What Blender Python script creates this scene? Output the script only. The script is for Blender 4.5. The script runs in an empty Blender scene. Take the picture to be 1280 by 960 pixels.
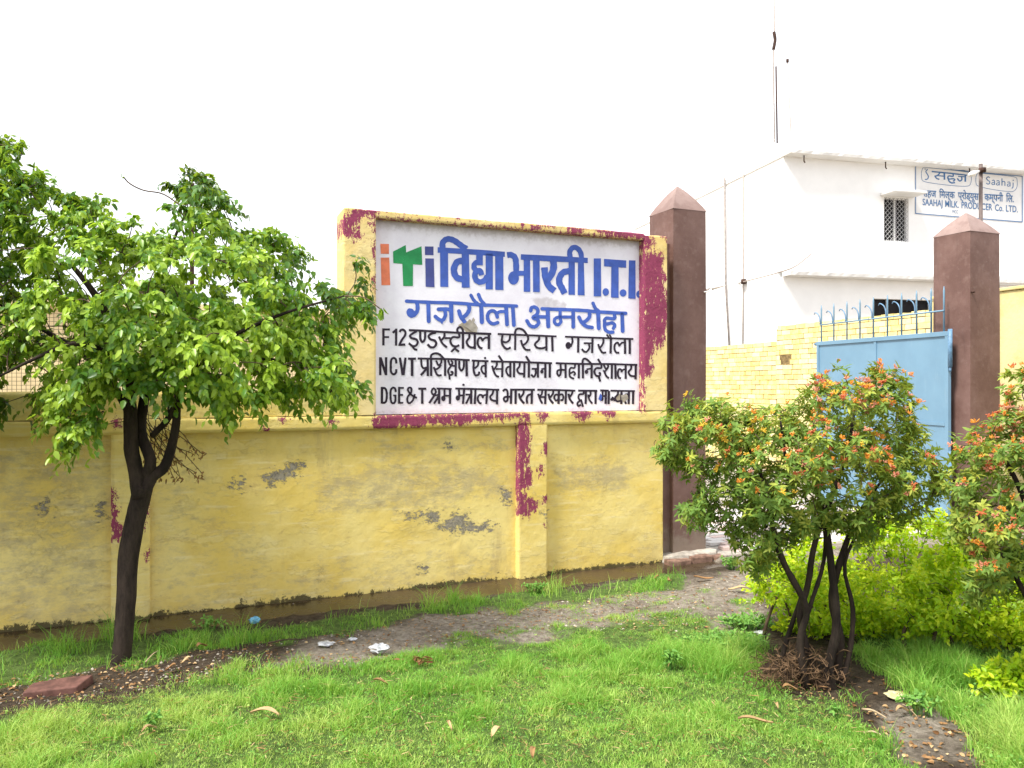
import bpy, math, random
import numpy as np
from mathutils import Vector, Matrix

random.seed(7)
RNG = np.random.default_rng(11)
C = bpy.context.scene.collection
sc = bpy.context.scene

# ------------------------------------------------------------------ camera
F, CX, HY, EYE = 967.0, 640.0, 478.0, 1.6        # focal length / principal column / horizon row (photo pixels), eye height (m)
cam = bpy.data.cameras.new('camera')
cam.sensor_width = 36.0
cam.lens = 36.0 * F / 1280.0
cam.shift_y = -2.0 / 1280.0
cam.clip_end = 3000.0
cam.clip_start = 0.05
camo = bpy.data.objects.new('camera', cam)
camo.location = (0, 0, EYE)
camo.rotation_euler = (math.radians(90), 0, 0)
C.objects.link(camo)
sc.camera = camo

# ------------------------------------------------------------------ sky, sun, exposure
SUN_EL, SUN_AZ = math.radians(55), math.radians(-50)   # azimuth from +Y (view axis), negative = left
w = bpy.data.worlds.new('World'); sc.world = w; w.use_nodes = True
nt = w.node_tree; nt.nodes.clear()
out = nt.nodes.new('ShaderNodeOutputWorld'); bg = nt.nodes.new('ShaderNodeBackground')
sky = nt.nodes.new('ShaderNodeTexSky'); sky.sky_type = 'NISHITA'; sky.sun_disc = False
sky.sun_elevation = SUN_EL; sky.sun_rotation = SUN_AZ
mx = nt.nodes.new('ShaderNodeMix'); mx.data_type = 'RGBA'
mx.inputs[0].default_value = 0.88                       # thin bright overcast over the blue
mx.inputs[7].default_value = (10.0, 10.15, 10.5, 1)
nt.links.new(sky.outputs[0], mx.inputs[6]); nt.links.new(mx.outputs[2], bg.inputs[0])
bg.inputs[1].default_value = 0.078
nt.links.new(bg.outputs[0], out.inputs[0])
sun = bpy.data.lights.new('sun', 'SUN'); sun.energy = 3.0; sun.angle = math.radians(12); sun.color = (1, .96, .88)
suno = bpy.data.objects.new('sun', sun); C.objects.link(suno)
sd = Vector((math.sin(SUN_AZ) * math.cos(SUN_EL), -abs(math.cos(SUN_AZ)) * math.cos(SUN_EL), math.sin(SUN_EL)))
sky.sun_rotation = math.atan2(sd.x, sd.y)
suno.rotation_euler = sd.to_track_quat('Z', 'Y').to_euler()
suno.location = (0, 0, 12)
sc.view_settings.view_transform = 'Standard'; sc.view_settings.look = 'None'
sc.view_settings.exposure = 1.12; sc.view_settings.gamma = 1.0
sc.render.engine = 'CYCLES'
sc.cycles.max_bounces = 8; sc.cycles.transmission_bounces = 4; sc.cycles.transparent_max_bounces = 4

# ------------------------------------------------------------------ numeric helpers
def hsh(ix, iy, seed):
    n = (ix.astype(np.int64) * 374761393 + iy.astype(np.int64) * 668265263 + seed * 974634777) & 0x7fffffff
    n = ((n ^ (n >> 13)) * 1274126177) & 0x7fffffff
    return ((n ^ (n >> 16)) & 0xffff) / 65535.0

def vn(x, y, seed=0):
    x = np.asarray(x, float); y = np.asarray(y, float)
    ix = np.floor(x); iy = np.floor(y); fx = x - ix; fy = y - iy
    fx = fx * fx * (3 - 2 * fx); fy = fy * fy * (3 - 2 * fy)
    a = hsh(ix, iy, seed); b = hsh(ix + 1, iy, seed); c = hsh(ix, iy + 1, seed); d = hsh(ix + 1, iy + 1, seed)
    return (a * (1 - fx) + b * fx) * (1 - fy) + (c * (1 - fx) + d * fx) * fy

def fbm(x, y, seed=0, o=4):
    t = 0; a = .5; s = 0
    for k in range(o):
        t = t + a * vn(x * 2 ** k, y * 2 ** k, seed + k * 17); s += a; a *= .55
    return t / s

def sst(a, b, x):
    t = np.clip((x - a) / (b - a), 0, 1); return t * t * (3 - 2 * t)

def sdpoly(px, py, poly):
    """signed distance, positive inside"""
    P = np.asarray(poly, float); px = np.asarray(px, float); py = np.asarray(py, float)
    best = np.full(px.shape, 1e9); ins = np.zeros(px.shape, bool)
    n = len(P)
    for i in range(n):
        ax, ay = P[i]; bx, by = P[(i + 1) % n]
        dx, dy = bx - ax, by - ay; L = dx * dx + dy * dy + 1e-12
        t = np.clip(((px - ax) * dx + (py - ay) * dy) / L, 0, 1)
        best = np.minimum(best, np.hypot(px - ax - t * dx, py - ay - t * dy))
        c = ((ay > py) != (by > py))
        if abs(dy) > 1e-12:
            ins ^= c & (px < dx * (py - ay) / dy + ax)
    return np.where(ins, best, -best)

def norm(v):
    return v / (np.linalg.norm(v, axis=-1, keepdims=True) + 1e-12)

# ------------------------------------------------------------------ places: photo rays onto planes of the real place
D1 = np.array([0.923, 0.386]); D1 = D1 / np.linalg.norm(D1)      # along the boundary wall
N1 = np.array([D1[1], -D1[0]])                                    # out of the wall, towards the lawn
P0 = np.array([0.0, 6.26])
def W(s, z, d=0.0):
    return (P0[0] + D1[0] * s + N1[0] * d, P0[1] + D1[1] * s + N1[1] * d, z)
def px2wall(px, py, d=0.0):
    t = (px - CX) / F
    q = P0 + N1 * d
    s = (t * q[1] - q[0]) / (D1[0] - t * D1[1])
    Y = q[1] + D1[1] * s
    return s, EYE + (HY - py) * Y / F
def at(px, py, Y):
    return ((px - CX) / F * Y, Y, EYE + (HY - py) * Y / F)
def topx(X, Y, Z):
    return CX + F * X / Y, HY - F * (Z - EYE) / Y
def sdof(X, Y):
    rx = X - P0[0]; ry = Y - P0[1]
    return rx * D1[0] + ry * D1[1], rx * N1[0] + ry * N1[1]

# ------------------------------------------------------------------ object helpers
def tag(o, label=None, cat=None, group=None, kind=None):
    if label: o['label'] = label
    if cat: o['category'] = cat
    if group: o['group'] = group
    if kind: o['kind'] = kind
    return o
def empty(name, loc, label, cat, group=None, rz=0.0):
    o = bpy.data.objects.new(name, None); C.objects.link(o); o.empty_display_size = .2
    o.location = loc; o.rotation_euler = (0, 0, rz)
    return tag(o, label, cat, group)
def link(name, me, mat=None, parent=None, local=False):
    o = bpy.data.objects.new(name, me); C.objects.link(o)
    if mat is not None and len(me.materials) == 0: me.materials.append(mat)
    if parent is not None:
        o.parent = parent
        if not local: o.matrix_parent_inverse = Matrix.LocRotScale(parent.location, parent.rotation_euler, None).inverted()
    return o
def npmesh(name, V, Fc, attrs=None, smooth=False):
    V = np.asarray(V, np.float32); Fc = np.asarray(Fc, np.int32)
    me = bpy.data.meshes.new(name)
    me.vertices.add(len(V)); me.vertices.foreach_set('co', V.ravel())
    k = Fc.shape[1]
    me.loops.add(Fc.size); me.loops.foreach_set('vertex_index', Fc.ravel())
    me.polygons.add(len(Fc)); me.polygons.foreach_set('loop_start', np.arange(0, Fc.size, k, dtype=np.int32))
    try: me.polygons.foreach_set('loop_total', np.full(len(Fc), k, np.int32))
    except Exception: pass
    if attrs:
        for n, a in attrs.items():
            at_ = me.attributes.new(n, 'FLOAT', 'POINT'); at_.data.foreach_set('value', np.asarray(a, np.float32))
    if smooth: me.polygons.foreach_set('use_smooth', np.ones(len(Fc), bool))
    me.update(calc_edges=True); me.validate()
    return me

class MB:
    """collects verts and faces of one part"""
    def __init__(s): s.v = []; s.f = []
    def add(s, V, Fs):
        b = len(s.v); s.v += [tuple(p) for p in V]; s.f += [tuple(i + b for i in f) for f in Fs]
    def hexa(s, c):                              # 8 corners: bottom 4 (ccw) then top 4
        s.add(c, [(3, 2, 1, 0), (4, 5, 6, 7), (0, 1, 5, 4), (1, 2, 6, 5), (2, 3, 7, 6), (3, 0, 4, 7)])
    def wbox(s, s0, s1, z0, z1, d0, d1):
        s.hexa([W(s0, z0, d1), W(s1, z0, d1), W(s1, z0, d0), W(s0, z0, d0), W(s0, z1, d1), W(s1, z1, d1), W(s1, z1, d0), W(s0, z1, d0)])
    def obox(s, o, e1, e2, a0, a1, b0, b1, z0, z1):   # box in a frame o + e1*a + e2*b
        g = lambda a, b, z: (o[0] + e1[0] * a + e2[0] * b, o[1] + e1[1] * a + e2[1] * b, z)
        s.hexa([g(a0, b0, z0), g(a1, b0, z0), g(a1, b1, z0), g(a0, b1, z0), g(a0, b0, z1), g(a1, b0, z1), g(a1, b1, z1), g(a0, b1, z1)])
    def tube(s, pts, rad, n=8, cap=True, wob=0):
        pts = [Vector(p) for p in pts]; b = len(s.v)
        if not hasattr(rad, '__len__'): rad = [rad] * len(pts)
        up = Vector((0, 0, 1)); pr = None
        for i, p in enumerate(pts):
            t = (pts[min(i + 1, len(pts) - 1)] - pts[max(i - 1, 0)]).normalized()
            if pr is None:
                a = t.cross(up)
                if a.length < .1: a = t.cross(Vector((1, 0, 0)))
                a.normalize()
            else:
                a = pr - t * pr.dot(t)
                if a.length < 1e-4: a = t.orthogonal()
                a.normalize()
            pr = a; c = t.cross(a)
            for k in range(n):
                q = 2 * math.pi * k / n
                r = rad[i] * (1 + (random.uniform(-wob, wob) if wob else 0))
                s.v.append(tuple(p + (a * math.cos(q) + c * math.sin(q)) * r))
        for i in range(len(pts) - 1):
            for k in range(n):
                s.f.append((b + i * n + k, b + i * n + (k + 1) % n, b + (i + 1) * n + (k + 1) % n, b + (i + 1) * n + k))
        if cap:
            s.f.append(tuple(b + k for k in reversed(range(n)))); s.f.append(tuple(b + (len(pts) - 1) * n + k for k in range(n)))
    def build(s, name, mat, parent=None, smooth=False, local=False, bevel=0):
        me = bpy.data.meshes.new(name); me.from_pydata(s.v, [], s.f); me.update()
        if smooth: me.polygons.foreach_set('use_smooth', [True] * len(me.polygons))
        o = link(name, me, mat, parent, local)
        if bevel:
            m = o.modifiers.new('bevel', 'BEVEL'); m.width = bevel; m.segments = 2; m.limit_method = 'ANGLE'
        return o
def crom(pts, n=6):
    pts = [np.array(p, float) for p in pts]
    if len(pts) < 3: return pts
    P = [2 * pts[0] - pts[1]] + pts + [2 * pts[-1] - pts[-2]]; o = []
    for i in range(1, len(P) - 2):
        for k in range(n):
            t = k / n; a, b, c, d = P[i - 1], P[i], P[i + 1], P[i + 2]
            o.append(.5 * ((2 * b) + (c - a) * t + (2 * a - 5 * b + 4 * c - d) * t * t + (-a + 3 * b - 3 * c + d) * t ** 3))
    o.append(pts[-1]); return o

# ------------------------------------------------------------------ materials
class NT:
    def __init__(s, name):
        s.m = bpy.data.materials.new(name); s.m.use_nodes = True; s.t = s.m.node_tree; s.t.nodes.clear()
        s.out = s.t.nodes.new('ShaderNodeOutputMaterial')
        s.co = s.t.nodes.new('ShaderNodeTexCoord').outputs['Object']
    def n(s, ty, **k):
        x = s.t.nodes.new(ty)
        for a, b in k.items(): setattr(x, a, b)
        return x
    def L(s, a, b): s.t.links.new(a, b)
    def put(s, sock, v):
        if hasattr(v, 'is_linked') or isinstance(v, bpy.types.NodeSocket): s.L(v, sock)
        elif isinstance(v, tuple) and len(v) == 3 and sock.type == 'RGBA': sock.default_value = (*v, 1)
        else: sock.default_value = v
    def noise(s, scale, detail=4, rough=.6, vec=None, dist=0.0, which=0, stretch=None):
        v = vec or s.co
        if stretch:
            mp = s.n('ShaderNodeMapping'); mp.inputs['Scale'].default_value = stretch; s.L(v, mp.inputs[0]); v = mp.outputs[0]
        x = s.n('ShaderNodeTexNoise'); s.L(v, x.inputs['Vector'])
        x.inputs['Scale'].default_value = scale; x.inputs['Detail'].default_value = detail; x.inputs['Roughness'].default_value = rough
        x.inputs['Distortion'].default_value = dist
        return x.outputs[which]
    def ramp(s, v, a, b, ca=0.0, cb=1.0):
        x = s.n('ShaderNodeMapRange'); x.interpolation_type = 'SMOOTHSTEP'; s.put(x.inputs[0], v)
        x.inputs[1].default_value = a; x.inputs[2].default_value = b; x.inputs[3].default_value = ca; x.inputs[4].default_value = cb
        return x.outputs[0]
    def math(s, op, a, b=0.0, c=None):
        x = s.n('ShaderNodeMath', operation=op); s.put(x.inputs[0], a); s.put(x.inputs[1], b)
        if c is not None: s.put(x.inputs[2], c)
        return x.outputs[0]
    def mix(s, f, a, b):
        x = s.n('ShaderNodeMix', data_type='RGBA'); s.put(x.inputs[0], f); s.put(x.inputs[6], a); s.put(x.inputs[7], b); return x.outputs[2]
    def attr(s, name):
        x = s.n('ShaderNodeAttribute'); x.attribute_name = name; return x.outputs['Fac']
    def bsdf(s, col, rough=.8, spec=.3, bump=None, bs=.3, bd=.01, metal=0.0):
        p = s.n('ShaderNodeBsdfPrincipled'); s.put(p.inputs['Base Color'], col); s.put(p.inputs['Roughness'], rough)
        p.inputs['Specular IOR Level'].default_value = spec; p.inputs['Metallic'].default_value = metal
        if bump is not None:
            b = s.n('ShaderNodeBump'); s.L(bump, b.inputs['Height']); b.inputs['Strength'].default_value = bs; b.inputs['Distance'].default_value = bd
            s.L(b.outputs[0], p.inputs['Normal'])
        s.L(p.outputs[0], s.out.inputs[0]); return s.m

def simple(name, col, var=.15, rough=.7, scale=12, spec=.3, metal=0.0, bs=.2, dark=None):
    m = NT(name); f = m.noise(scale, 5)
    c2 = dark or tuple(c * (1 - var * 2) for c in col)
    c = m.mix(m.ramp(f, .3, .7), c2, tuple(min(1, c * (1 + var * .4)) for c in col))
    return m.bsdf(c, rough, spec, m.noise(scale * 6, 4), bs, .004, metal)

def paint_wall_mat(name, base=(.73, .54, .13), base2=(.79, .64, .24), maroon=(.22, .04, .085)):
    m = NT(name)
    big = m.noise(1.6, 5, .62); mid = m.noise(7, 6, .65); fine = m.noise(45, 5, .7)
    c = m.mix(m.ramp(big, .35, .66), base, base2)
    c = m.mix(m.ramp(mid, .52, .8, 0, .45), c, (.66, .46, .12))
    pe = m.noise(4.2, 9, .74, stretch=(1, 1, 2.2)); pk = m.ramp(pe, .555, .572)
    c = m.mix(m.math('MULTIPLY', pk, .28), c, (.78, .66, .32))
    pe2 = m.noise(3.1, 9, .78, dist=.4, stretch=(1, 1, 2.6)); c = m.mix(m.ramp(pe2, .60, .625, 0, .5), c, (.56, .40, .14))
    dirt = m.noise(2.1, 8, .78); c = m.mix(m.ramp(dirt, .48, .76, 0, .4), c, (.44, .33, .15))
    sk = m.noise(5, 6, .7, stretch=(1, 1, .22)); c = m.mix(m.ramp(sk, .56, .74, 0, .4), c, (.40, .29, .14))
    # faint brushed lime streaks
    st = m.noise(3.0, 5, .6, stretch=(1, 1, 9)); c = m.mix(m.ramp(st, .54, .72, 0, .35), c, (.86, .76, .46))
    # grey film of soft shape: grime smears, and tree shade painted at the left
    gr = m.math('ADD', m.attr('grime_shade'), m.math('MULTIPLY_ADD', m.noise(8, 8, .75, stretch=(1, 1, 2)), 4.0, -2.3))
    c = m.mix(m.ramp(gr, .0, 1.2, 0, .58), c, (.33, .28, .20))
    # thin cracks where paint has lifted
    vo = m.n('ShaderNodeTexVoronoi', feature='DISTANCE_TO_EDGE'); vo.inputs['Scale'].default_value = 3.1
    wv = m.n('ShaderNodeVectorMath', operation='ADD'); m.L(m.co, wv.inputs[0]); nn = m.noise(3, 5, .7, which=1)
    m.L(nn, wv.inputs[1]); m.L(wv.outputs[0], vo.inputs['Vector'])
    crk = m.math('MULTIPLY', m.ramp(vo.outputs[0], 0.0, .008, 1, 0), m.ramp(m.noise(2.3, 3), .55, .68))
    c = m.mix(m.math('MULTIPLY', crk, .55), c, (.30, .22, .08))
    # maroon flaking field
    ed = m.noise(38, 5, .75, stretch=(1, 1, .45)); ed2 = m.noise(120, 3, .6)
    mf = m.math('ADD', m.attr('maroon'), m.math('MULTIPLY_ADD', ed, 11.0, -5.5)); mf = m.math('ADD', mf, m.math('MULTIPLY_ADD', ed2, 5.0, -2.5))
    mm = m.ramp(mf, -.08, .12)
    mm = m.math('MULTIPLY', mm, m.ramp(m.noise(34, 6, .8, stretch=(1, 1, .35)), .60, .625, 1, 0))
    c = m.mix(mm, c, m.mix(m.ramp(fine, .3, .7), maroon, tuple(x * 1.35 for x in maroon)))
    # bare plaster patches
    pf = m.math('ADD', m.attr('plaster'), m.math('MULTIPLY_ADD', m.noise(17, 8, .82, stretch=(1, 1, 1.7)), 17.0, -8.6))
    pm = m.ramp(pf, -.05, .5)
    c = m.mix(pm, c, m.mix(m.ramp(m.noise(60, 4), .35, .65), (.19, .17, .135), (.34, .30, .23)))
    # mould at the foot
    mo = m.math('ADD', m.attr('mould'), m.math('MULTIPLY_ADD', m.noise(20, 8, .82), 9.0, -5.2))
    c = m.mix(m.ramp(mo, 0, .5, 0, .9), c, (.035, .030, .018))
    h = m.math('ADD', m.math('MULTIPLY', mid, .5), m.math('MULTIPLY', fine, .22))
    h = m.math('SUBTRACT', h, m.math('MULTIPLY', pm, .25)); h = m.math('SUBTRACT', h, m.math('MULTIPLY', crk, .2))
    h = m.math('SUBTRACT', h, m.math('MULTIPLY', mm, .06)); h = m.math('ADD', h, m.math('MULTIPLY', pk, .12))
    return m.bsdf(c, .82, .25, h, .75, .016)

M = {}
M['wall'] = paint_wall_mat('weathered_yellow_paint')
M['frame'] = paint_wall_mat('cream_yellow_paint', (.74, .55, .20), (.79, .64, .32))
def board_mat():
    m = NT('white_board_paint')
    a = m.noise(3.5, 6, .65); b = m.noise(26, 6, .7)
    c = m.mix(m.ramp(a, .38, .7), (.84, .82, .90), (.74, .71, .80))
    g = m.math('ADD', m.attr('grime_shade'), m.math('MULTIPLY_ADD', b, 1.6, -.8))
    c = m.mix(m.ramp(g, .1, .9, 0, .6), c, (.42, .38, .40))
    sp = m.ramp(m.noise(75, 3, .6), .69, .75); c = m.mix(m.math('MULTIPLY', sp, .45), c, (.35, .31, .33))
    st = m.noise(2.5, 4, .6, stretch=(1, 1, .08)); c = m.mix(m.ramp(st, .58, .72, 0, .22), c, (.55, .50, .52))
    pf = m.math('ADD', m.attr('plaster'), m.math('MULTIPLY_ADD', b, 1.6, -.8)); c = m.mix(m.ramp(pf, -.1, .1), c, (.36, .31, .24))
    return m.bsdf(c, .7, .3, m.noise(50, 5), .25, .004)
M['board'] = board_mat()
def letter_mat(name, col, wear=.5):
    m = NT(name); b = m.noise(14, 4); c = m.mix(m.ramp(b, .3, .7), tuple(x * .88 for x in col), tuple(min(1, x * 1.15) for x in col))
    c = m.mix(m.ramp(m.noise(90, 5, .75), .62, .78, 0, wear), c, (.62, .60, .66))
    return m.bsdf(c, .6, .3, m.noise(60, 4), .1, .002)
M['l_blue'] = letter_mat('blue_lettering', (.055, .115, .46), .35)
M['l_black'] = letter_mat('black_lettering', (.022, .014, .028), .3)
M['l_orange'] = letter_mat('orange_lettering', (.72, .20, .10))
M['l_green'] = letter_mat('green_lettering', (.02, .27, .085), .3)
M['l_navy'] = letter_mat('navy_lettering', (.06, .075, .27), .3)
M['l_sky'] = letter_mat('building_blue_lettering', (.07, .17, .36), .5)
def brown_mat():
    m = NT('brown_pillar_paint'); a = m.noise(2.2, 6, .7); b = m.noise(14, 5)
    c = m.mix(m.ramp(a, .35, .68), (.125, .066, .054), (.185, .108, .092))
    c = m.mix(m.ramp(b, .52, .75, 0, .4), c, (.24, .16, .14)); sk = m.noise(6, 6, .7, stretch=(1, 1, .15)); c = m.mix(m.ramp(sk, .55, .72, 0, .45), c, (.085, .048, .042))
    sep = m.n('ShaderNodeSeparateXYZ'); m.L(m.co, sep.inputs[0]); mud = m.math('SUBTRACT', m.math('MULTIPLY', m.noise(7, 7, .75), .9), sep.outputs[2])
    c = m.mix(m.ramp(mud, .05, .35, 0, .6), c, (.23, .19, .15)); c = m.mix(m.ramp(m.noise(17, 8, .8), .63, .66, 0, .7), c, (.27, .20, .175))
    geo = m.n('ShaderNodeNewGeometry'); sx = m.n('ShaderNodeSeparateXYZ'); m.L(geo.outputs['Normal'], sx.inputs[0])
    dust = m.math('MULTIPLY', m.ramp(sx.outputs[2], .2, .7), m.ramp(m.noise(9, 5), .3, .6, .55, .95))
    c = m.mix(m.math('MULTIPLY', dust, .75), c, (.34, .25, .225))
    sp = m.ramp(m.noise(40, 2), .74, .78); c = m.mix(m.math('MULTIPLY', sp, .6), c, (.06, .03, .03))
    return m.bsdf(c, .62, .35, m.noise(30, 5), .25, .006)
M['brown'] = brown_mat()
M['mortar'] = simple('grey_mortar', (.40, .36, .31), .2, .9, 20)
M['redbrick'] = simple('dull_red_brick', (.25, .15, .11), .3, .9, 16, bs=.6)
def gate_mat():
    m = NT('pale_blue_gate_enamel'); a = m.noise(2.2, 5, .6); k = m.noise(9, 6, .75, stretch=(1, 1, .18))
    c = m.mix(m.ramp(a, .35, .65), (.145, .265, .375), (.165, .295, .41)); c = m.mix(m.ramp(k, .56, .74, 0, .35), c, (.26, .36, .44))
    c = m.mix(m.ramp(m.noise(34, 5, .8), .70, .74, 0, .8), c, (.16, .10, .07))
    return m.bsdf(c, .42, .4, m.noise(1.6, 2), .5, .03)
M['blue_metal'] = gate_mat()
M['blue_dark'] = simple('blue_hinge_enamel', (.14, .27, .42), .2, .45, 20, .4)
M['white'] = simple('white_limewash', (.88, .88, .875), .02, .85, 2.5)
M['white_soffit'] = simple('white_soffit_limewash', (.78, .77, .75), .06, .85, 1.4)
M['dark'] = simple('dark_room', (.012, .012, .014), .2, .8, 4)
M['steel'] = simple('grey_painted_steel', (.45, .45, .46), .15, .5, 20)
M['rust'] = simple('rusty_iron', (.07, .035, .025), .3, .8, 25)
M['wire'] = simple('weathered_wire', (.10, .085, .075), .2, .6, 25)
M['pipe'] = simple('grey_brown_pipe', (.33, .29, .27), .2, .6, 12)
M['polegrey'] = simple('weathered_pole_paint', (.15, .115, .105), .2, .6, 12)
M['cable'] = simple('grey_cable', (.42, .36, .32), .1, .6, 12)
M['lamp'] = simple('white_lamp_plastic', (.85, .85, .83), .02, .4, 6)
def brick_paint():
    m = NT('yellow_painted_brick')
    oi = m.n('ShaderNodeObjectInfo'); g = m.n('ShaderNodeNewGeometry')
    a = m.noise(5, 6, .7); r = m.math('FRACT', m.math('ADD', oi.outputs['Random'], g.outputs['Random Per Island']))
    c = m.mix(m.ramp(a, .35, .65), (.72, .57, .20), (.80, .68, .33)); c = m.mix(m.ramp(r, .5, 1, 0, .45), c, (.86, .80, .60))
    c = m.mix(m.ramp(m.noise(22, 6, .8), .58, .68, 0, .8), c, (.50, .32, .16))
    return m.bsdf(c, .85, .2, m.noise(30, 5), .5, .01)
M['ybrick'] = brick_paint()
M['joint'] = simple('shadowy_brick_joint', (.26, .18, .08), .3, .95, 20)
M['cream'] = simple('cream_building_paint', (.82, .66, .38), .1, .85, 2)
def olive():
    m = NT('ochre_plaster'); a = m.noise(1.5, 6, .7)
    c = m.mix(m.ramp(a, .35, .65), (.60, .48, .20), (.74, .62, .32)); c = m.mix(m.ramp(m.noise(4, 6, .8), .55, .75, 0, .6), c, (.45, .41, .30))
    return m.bsdf(c, .85, .2, m.noise(30, 5), .4, .01)
M['olive'] = olive()

def leaf_mat(name, dark, mid, light, rough=.38, trans=.35, coat=.5):
    m = NT(name); t = m.attr('tone')
    c = m.mix(m.ramp(t, 0, .5), dark, mid); c = m.mix(m.ramp(t, .5, 1), c, light)
    c = m.mix(m.ramp(m.noise(30, 3), .3, .7, 0, .18), c, dark)
    p = m.n('ShaderNodeBsdfPrincipled'); m.L(c, p.inputs['Base Color']); p.inputs['Roughness'].default_value = rough; p.inputs['Specular IOR Level'].default_value = coat
    tr = m.n('ShaderNodeBsdfTranslucent'); tc = m.mix(.5, c, (light[0] * 1.3, light[1] * 1.2, light[2] * .6)); m.L(tc, tr.inputs[0])
    ms = m.n('ShaderNodeMixShader'); ms.inputs[0].default_value = trans
    m.L(p.outputs[0], ms.inputs[1]); m.L(tr.outputs[0], ms.inputs[2]); m.L(ms.outputs[0], m.out.inputs[0]); return m.m
M['leaf'] = leaf_mat('ficus_leaf', (.016, .060, .012), (.085, .225, .02), (.44, .62, .06), .38, .38, .45)
M['shrubleaf'] = leaf_mat('firebush_leaf', (.045, .11, .028), (.17, .30, .055), (.46, .50, .08), .55, .36, .25)
M['lime'] = leaf_mat('golden_green_leaf', (.10, .26, .012), (.34, .58, .015), (.68, .78, .03), .45, .42, .4)
M['grass'] = leaf_mat('grass_blade', (.05, .20, .025), (.19, .45, .055), (.50, .64, .16), .6, .35, .3)
M['weed'] = leaf_mat('weed_leaf', (.08, .22, .04), (.19, .40, .08), (.40, .58, .12), .6, .3, .25)
M['dryleaf'] = leaf_mat('dry_leaf', (.13, .055, .02), (.34, .19, .08), (.62, .45, .24), .7, .15, .3)
def bark():
    m = NT('dark_bark'); a = m.noise(14, 6, .7, stretch=(1, 1, .3)); b = m.noise(5, 4)
    c = m.mix(m.ramp(a, .3, .7), (.012, .008, .006), (.048, .033, .025)); c = m.mix(m.ramp(b, .55, .75, 0, .4), c, (.075, .056, .042))
    return m.bsdf(c, .85, .25, a, .9, .02)
M['bark'] = bark()
M['twig'] = simple('brown_twig', (.11, .07, .045), .3, .8, 20)
M['root'] = simple('dry_root_fibre', (.16, .095, .05), .4, .9, 30)
for nme, col in (('orange', (.78, .25, .04)), ('red', (.66, .14, .07)), ('yellow', (.78, .40, .05)), ('pink', (.74, .26, .20))):
    m = NT('petal_' + nme); p = m.n('ShaderNodeBsdfPrincipled')
    c = m.mix(m.ramp(m.noise(60, 2), .35, .65), col, (min(1, col[0] * 1.1), col[1] * 1.8, col[2] * 1.3)); m.L(c, p.inputs['Base Color']); p.inputs['Roughness'].default_value = .5
    tr = m.n('ShaderNodeBsdfTranslucent'); m.L(c, tr.inputs[0]); ms = m.n('ShaderNodeMixShader'); ms.inputs[0].default_value = .3
    m.L(p.outputs[0], ms.inputs[1]); m.L(tr.outputs[0], ms.inputs[2]); m.L(ms.outputs[0], m.out.inputs[0]); M['f_' + nme] = m.m

def ground_mat():
    m = NT('soil_ground')
    a = m.noise(2.2, 6, .7); b = m.noise(22, 7, .75); f = m.noise(90, 4, .7)
    wet = m.mix(m.ramp(b, .3, .7), (.040, .028, .018), (.13, .095, .065))
    dry = m.mix(m.ramp(b, .3, .7), (.20, .165, .125), (.52, .45, .37))
    c = m.mix(m.ramp(m.math('ADD', m.attr('dry'), m.math('MULTIPLY_ADD', a, .8, -.4)), .2, .8), wet, dry)
    gr = m.mix(m.ramp(b, .35, .65), (.07, .12, .025), (.16, .25, .06))
    c = m.mix(m.ramp(m.math('ADD', m.attr('green'), m.math('MULTIPLY_ADD', b, .8, -.4)), .3, .8), c, gr)
    sp = m.ramp(f, .66, .72); c = m.mix(m.math('MULTIPLY', sp, .5), c, (.45, .38, .28))
    h = m.math('ADD', b, m.math('MULTIPLY', f, .35))
    return m.bsdf(c, .9, .2, h, 1.0, .05)
M['ground'] = ground_mat()
def water_mat():
    m = NT('muddy_water'); a = m.noise(3, 5, .7)
    c = m.mix(m.ramp(a, .35, .65), (.030, .020, .011), (.060, .040, .022)); c = m.mix(m.ramp(m.noise(26, 5, .8), .58, .68, 0, .7), c, (.10, .065, .035))
    return m.bsdf(c, m.ramp(a, .3, .7, .12, .45), .4, m.noise(11, 3), .12, .01)
M['water'] = water_mat()
def paver():
    m = NT('concrete_paver'); oi = m.n('ShaderNodeObjectInfo')
    r = m.ramp(oi.outputs['Random'], .45, .55)
    c = m.mix(r, (.56, .53, .51), (.56, .43, .39)); c = m.mix(m.ramp(m.noise(14, 6, .7), .45, .7, 0, .6), c, (.60, .57, .54))
    return m.bsdf(c, .85, .2, m.noise(60, 4), .4, .004)
M['paver'] = paver()
M['plastic'] = simple('crumpled_white_plastic', (.62, .63, .66), .25, .35, 30, .5)
M['bluewrap'] = simple('pale_blue_wrapper', (.20, .50, .72), .15, .35, 30, .5)
M['sallow'] = simple('yellowed_plastic', (.62, .55, .30), .15, .4, 30, .5)
M['pebble'] = simple('small_stone', (.42, .37, .31), .4, .9, 30)

# ------------------------------------------------------------------ ground
def gz(X, Y, fine=True):
    s, d = sdof(X, Y)
    edge = .40 + .07 * (vn(s * 2.2, s * 0 + 3.0, 5) - .5) + .035 * (vn(s * 9, s * 0, 9) - .5)
    base = .045 + .055 * sst(.5, 1.6, d) + .04 * sst(1.5, 3.5, d)
    if fine: base = base + .035 * (fbm(X * 2.5, Y * 2.5, 3) - .5) + .030 * (fbm(X * 11, Y * 11, 21, 3) - .5)
    k = sst(edge - .05, edge + .07, d) + (1 - sst(1.75, 1.95, s) * 0 - (s < 1.85)) * 0
    ditch = (1 - k) * (d > -.6) * (1 - sst(1.78, 1.98, s))
    z = base * (1 - ditch) + (-.07) * ditch
    inside = sst(.02, .3, -d)
    drive = sst(1.95, 2.1, s) * sst(-.25, -.05, -d - .0)
    z = z * (1 - inside) + .02 * inside
    z = np.where((s > 1.95) & (d < .1), -.02, z)
    far = sst(20, 40, np.hypot(X, Y)); z = z * (1 - far)
    return z
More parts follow.
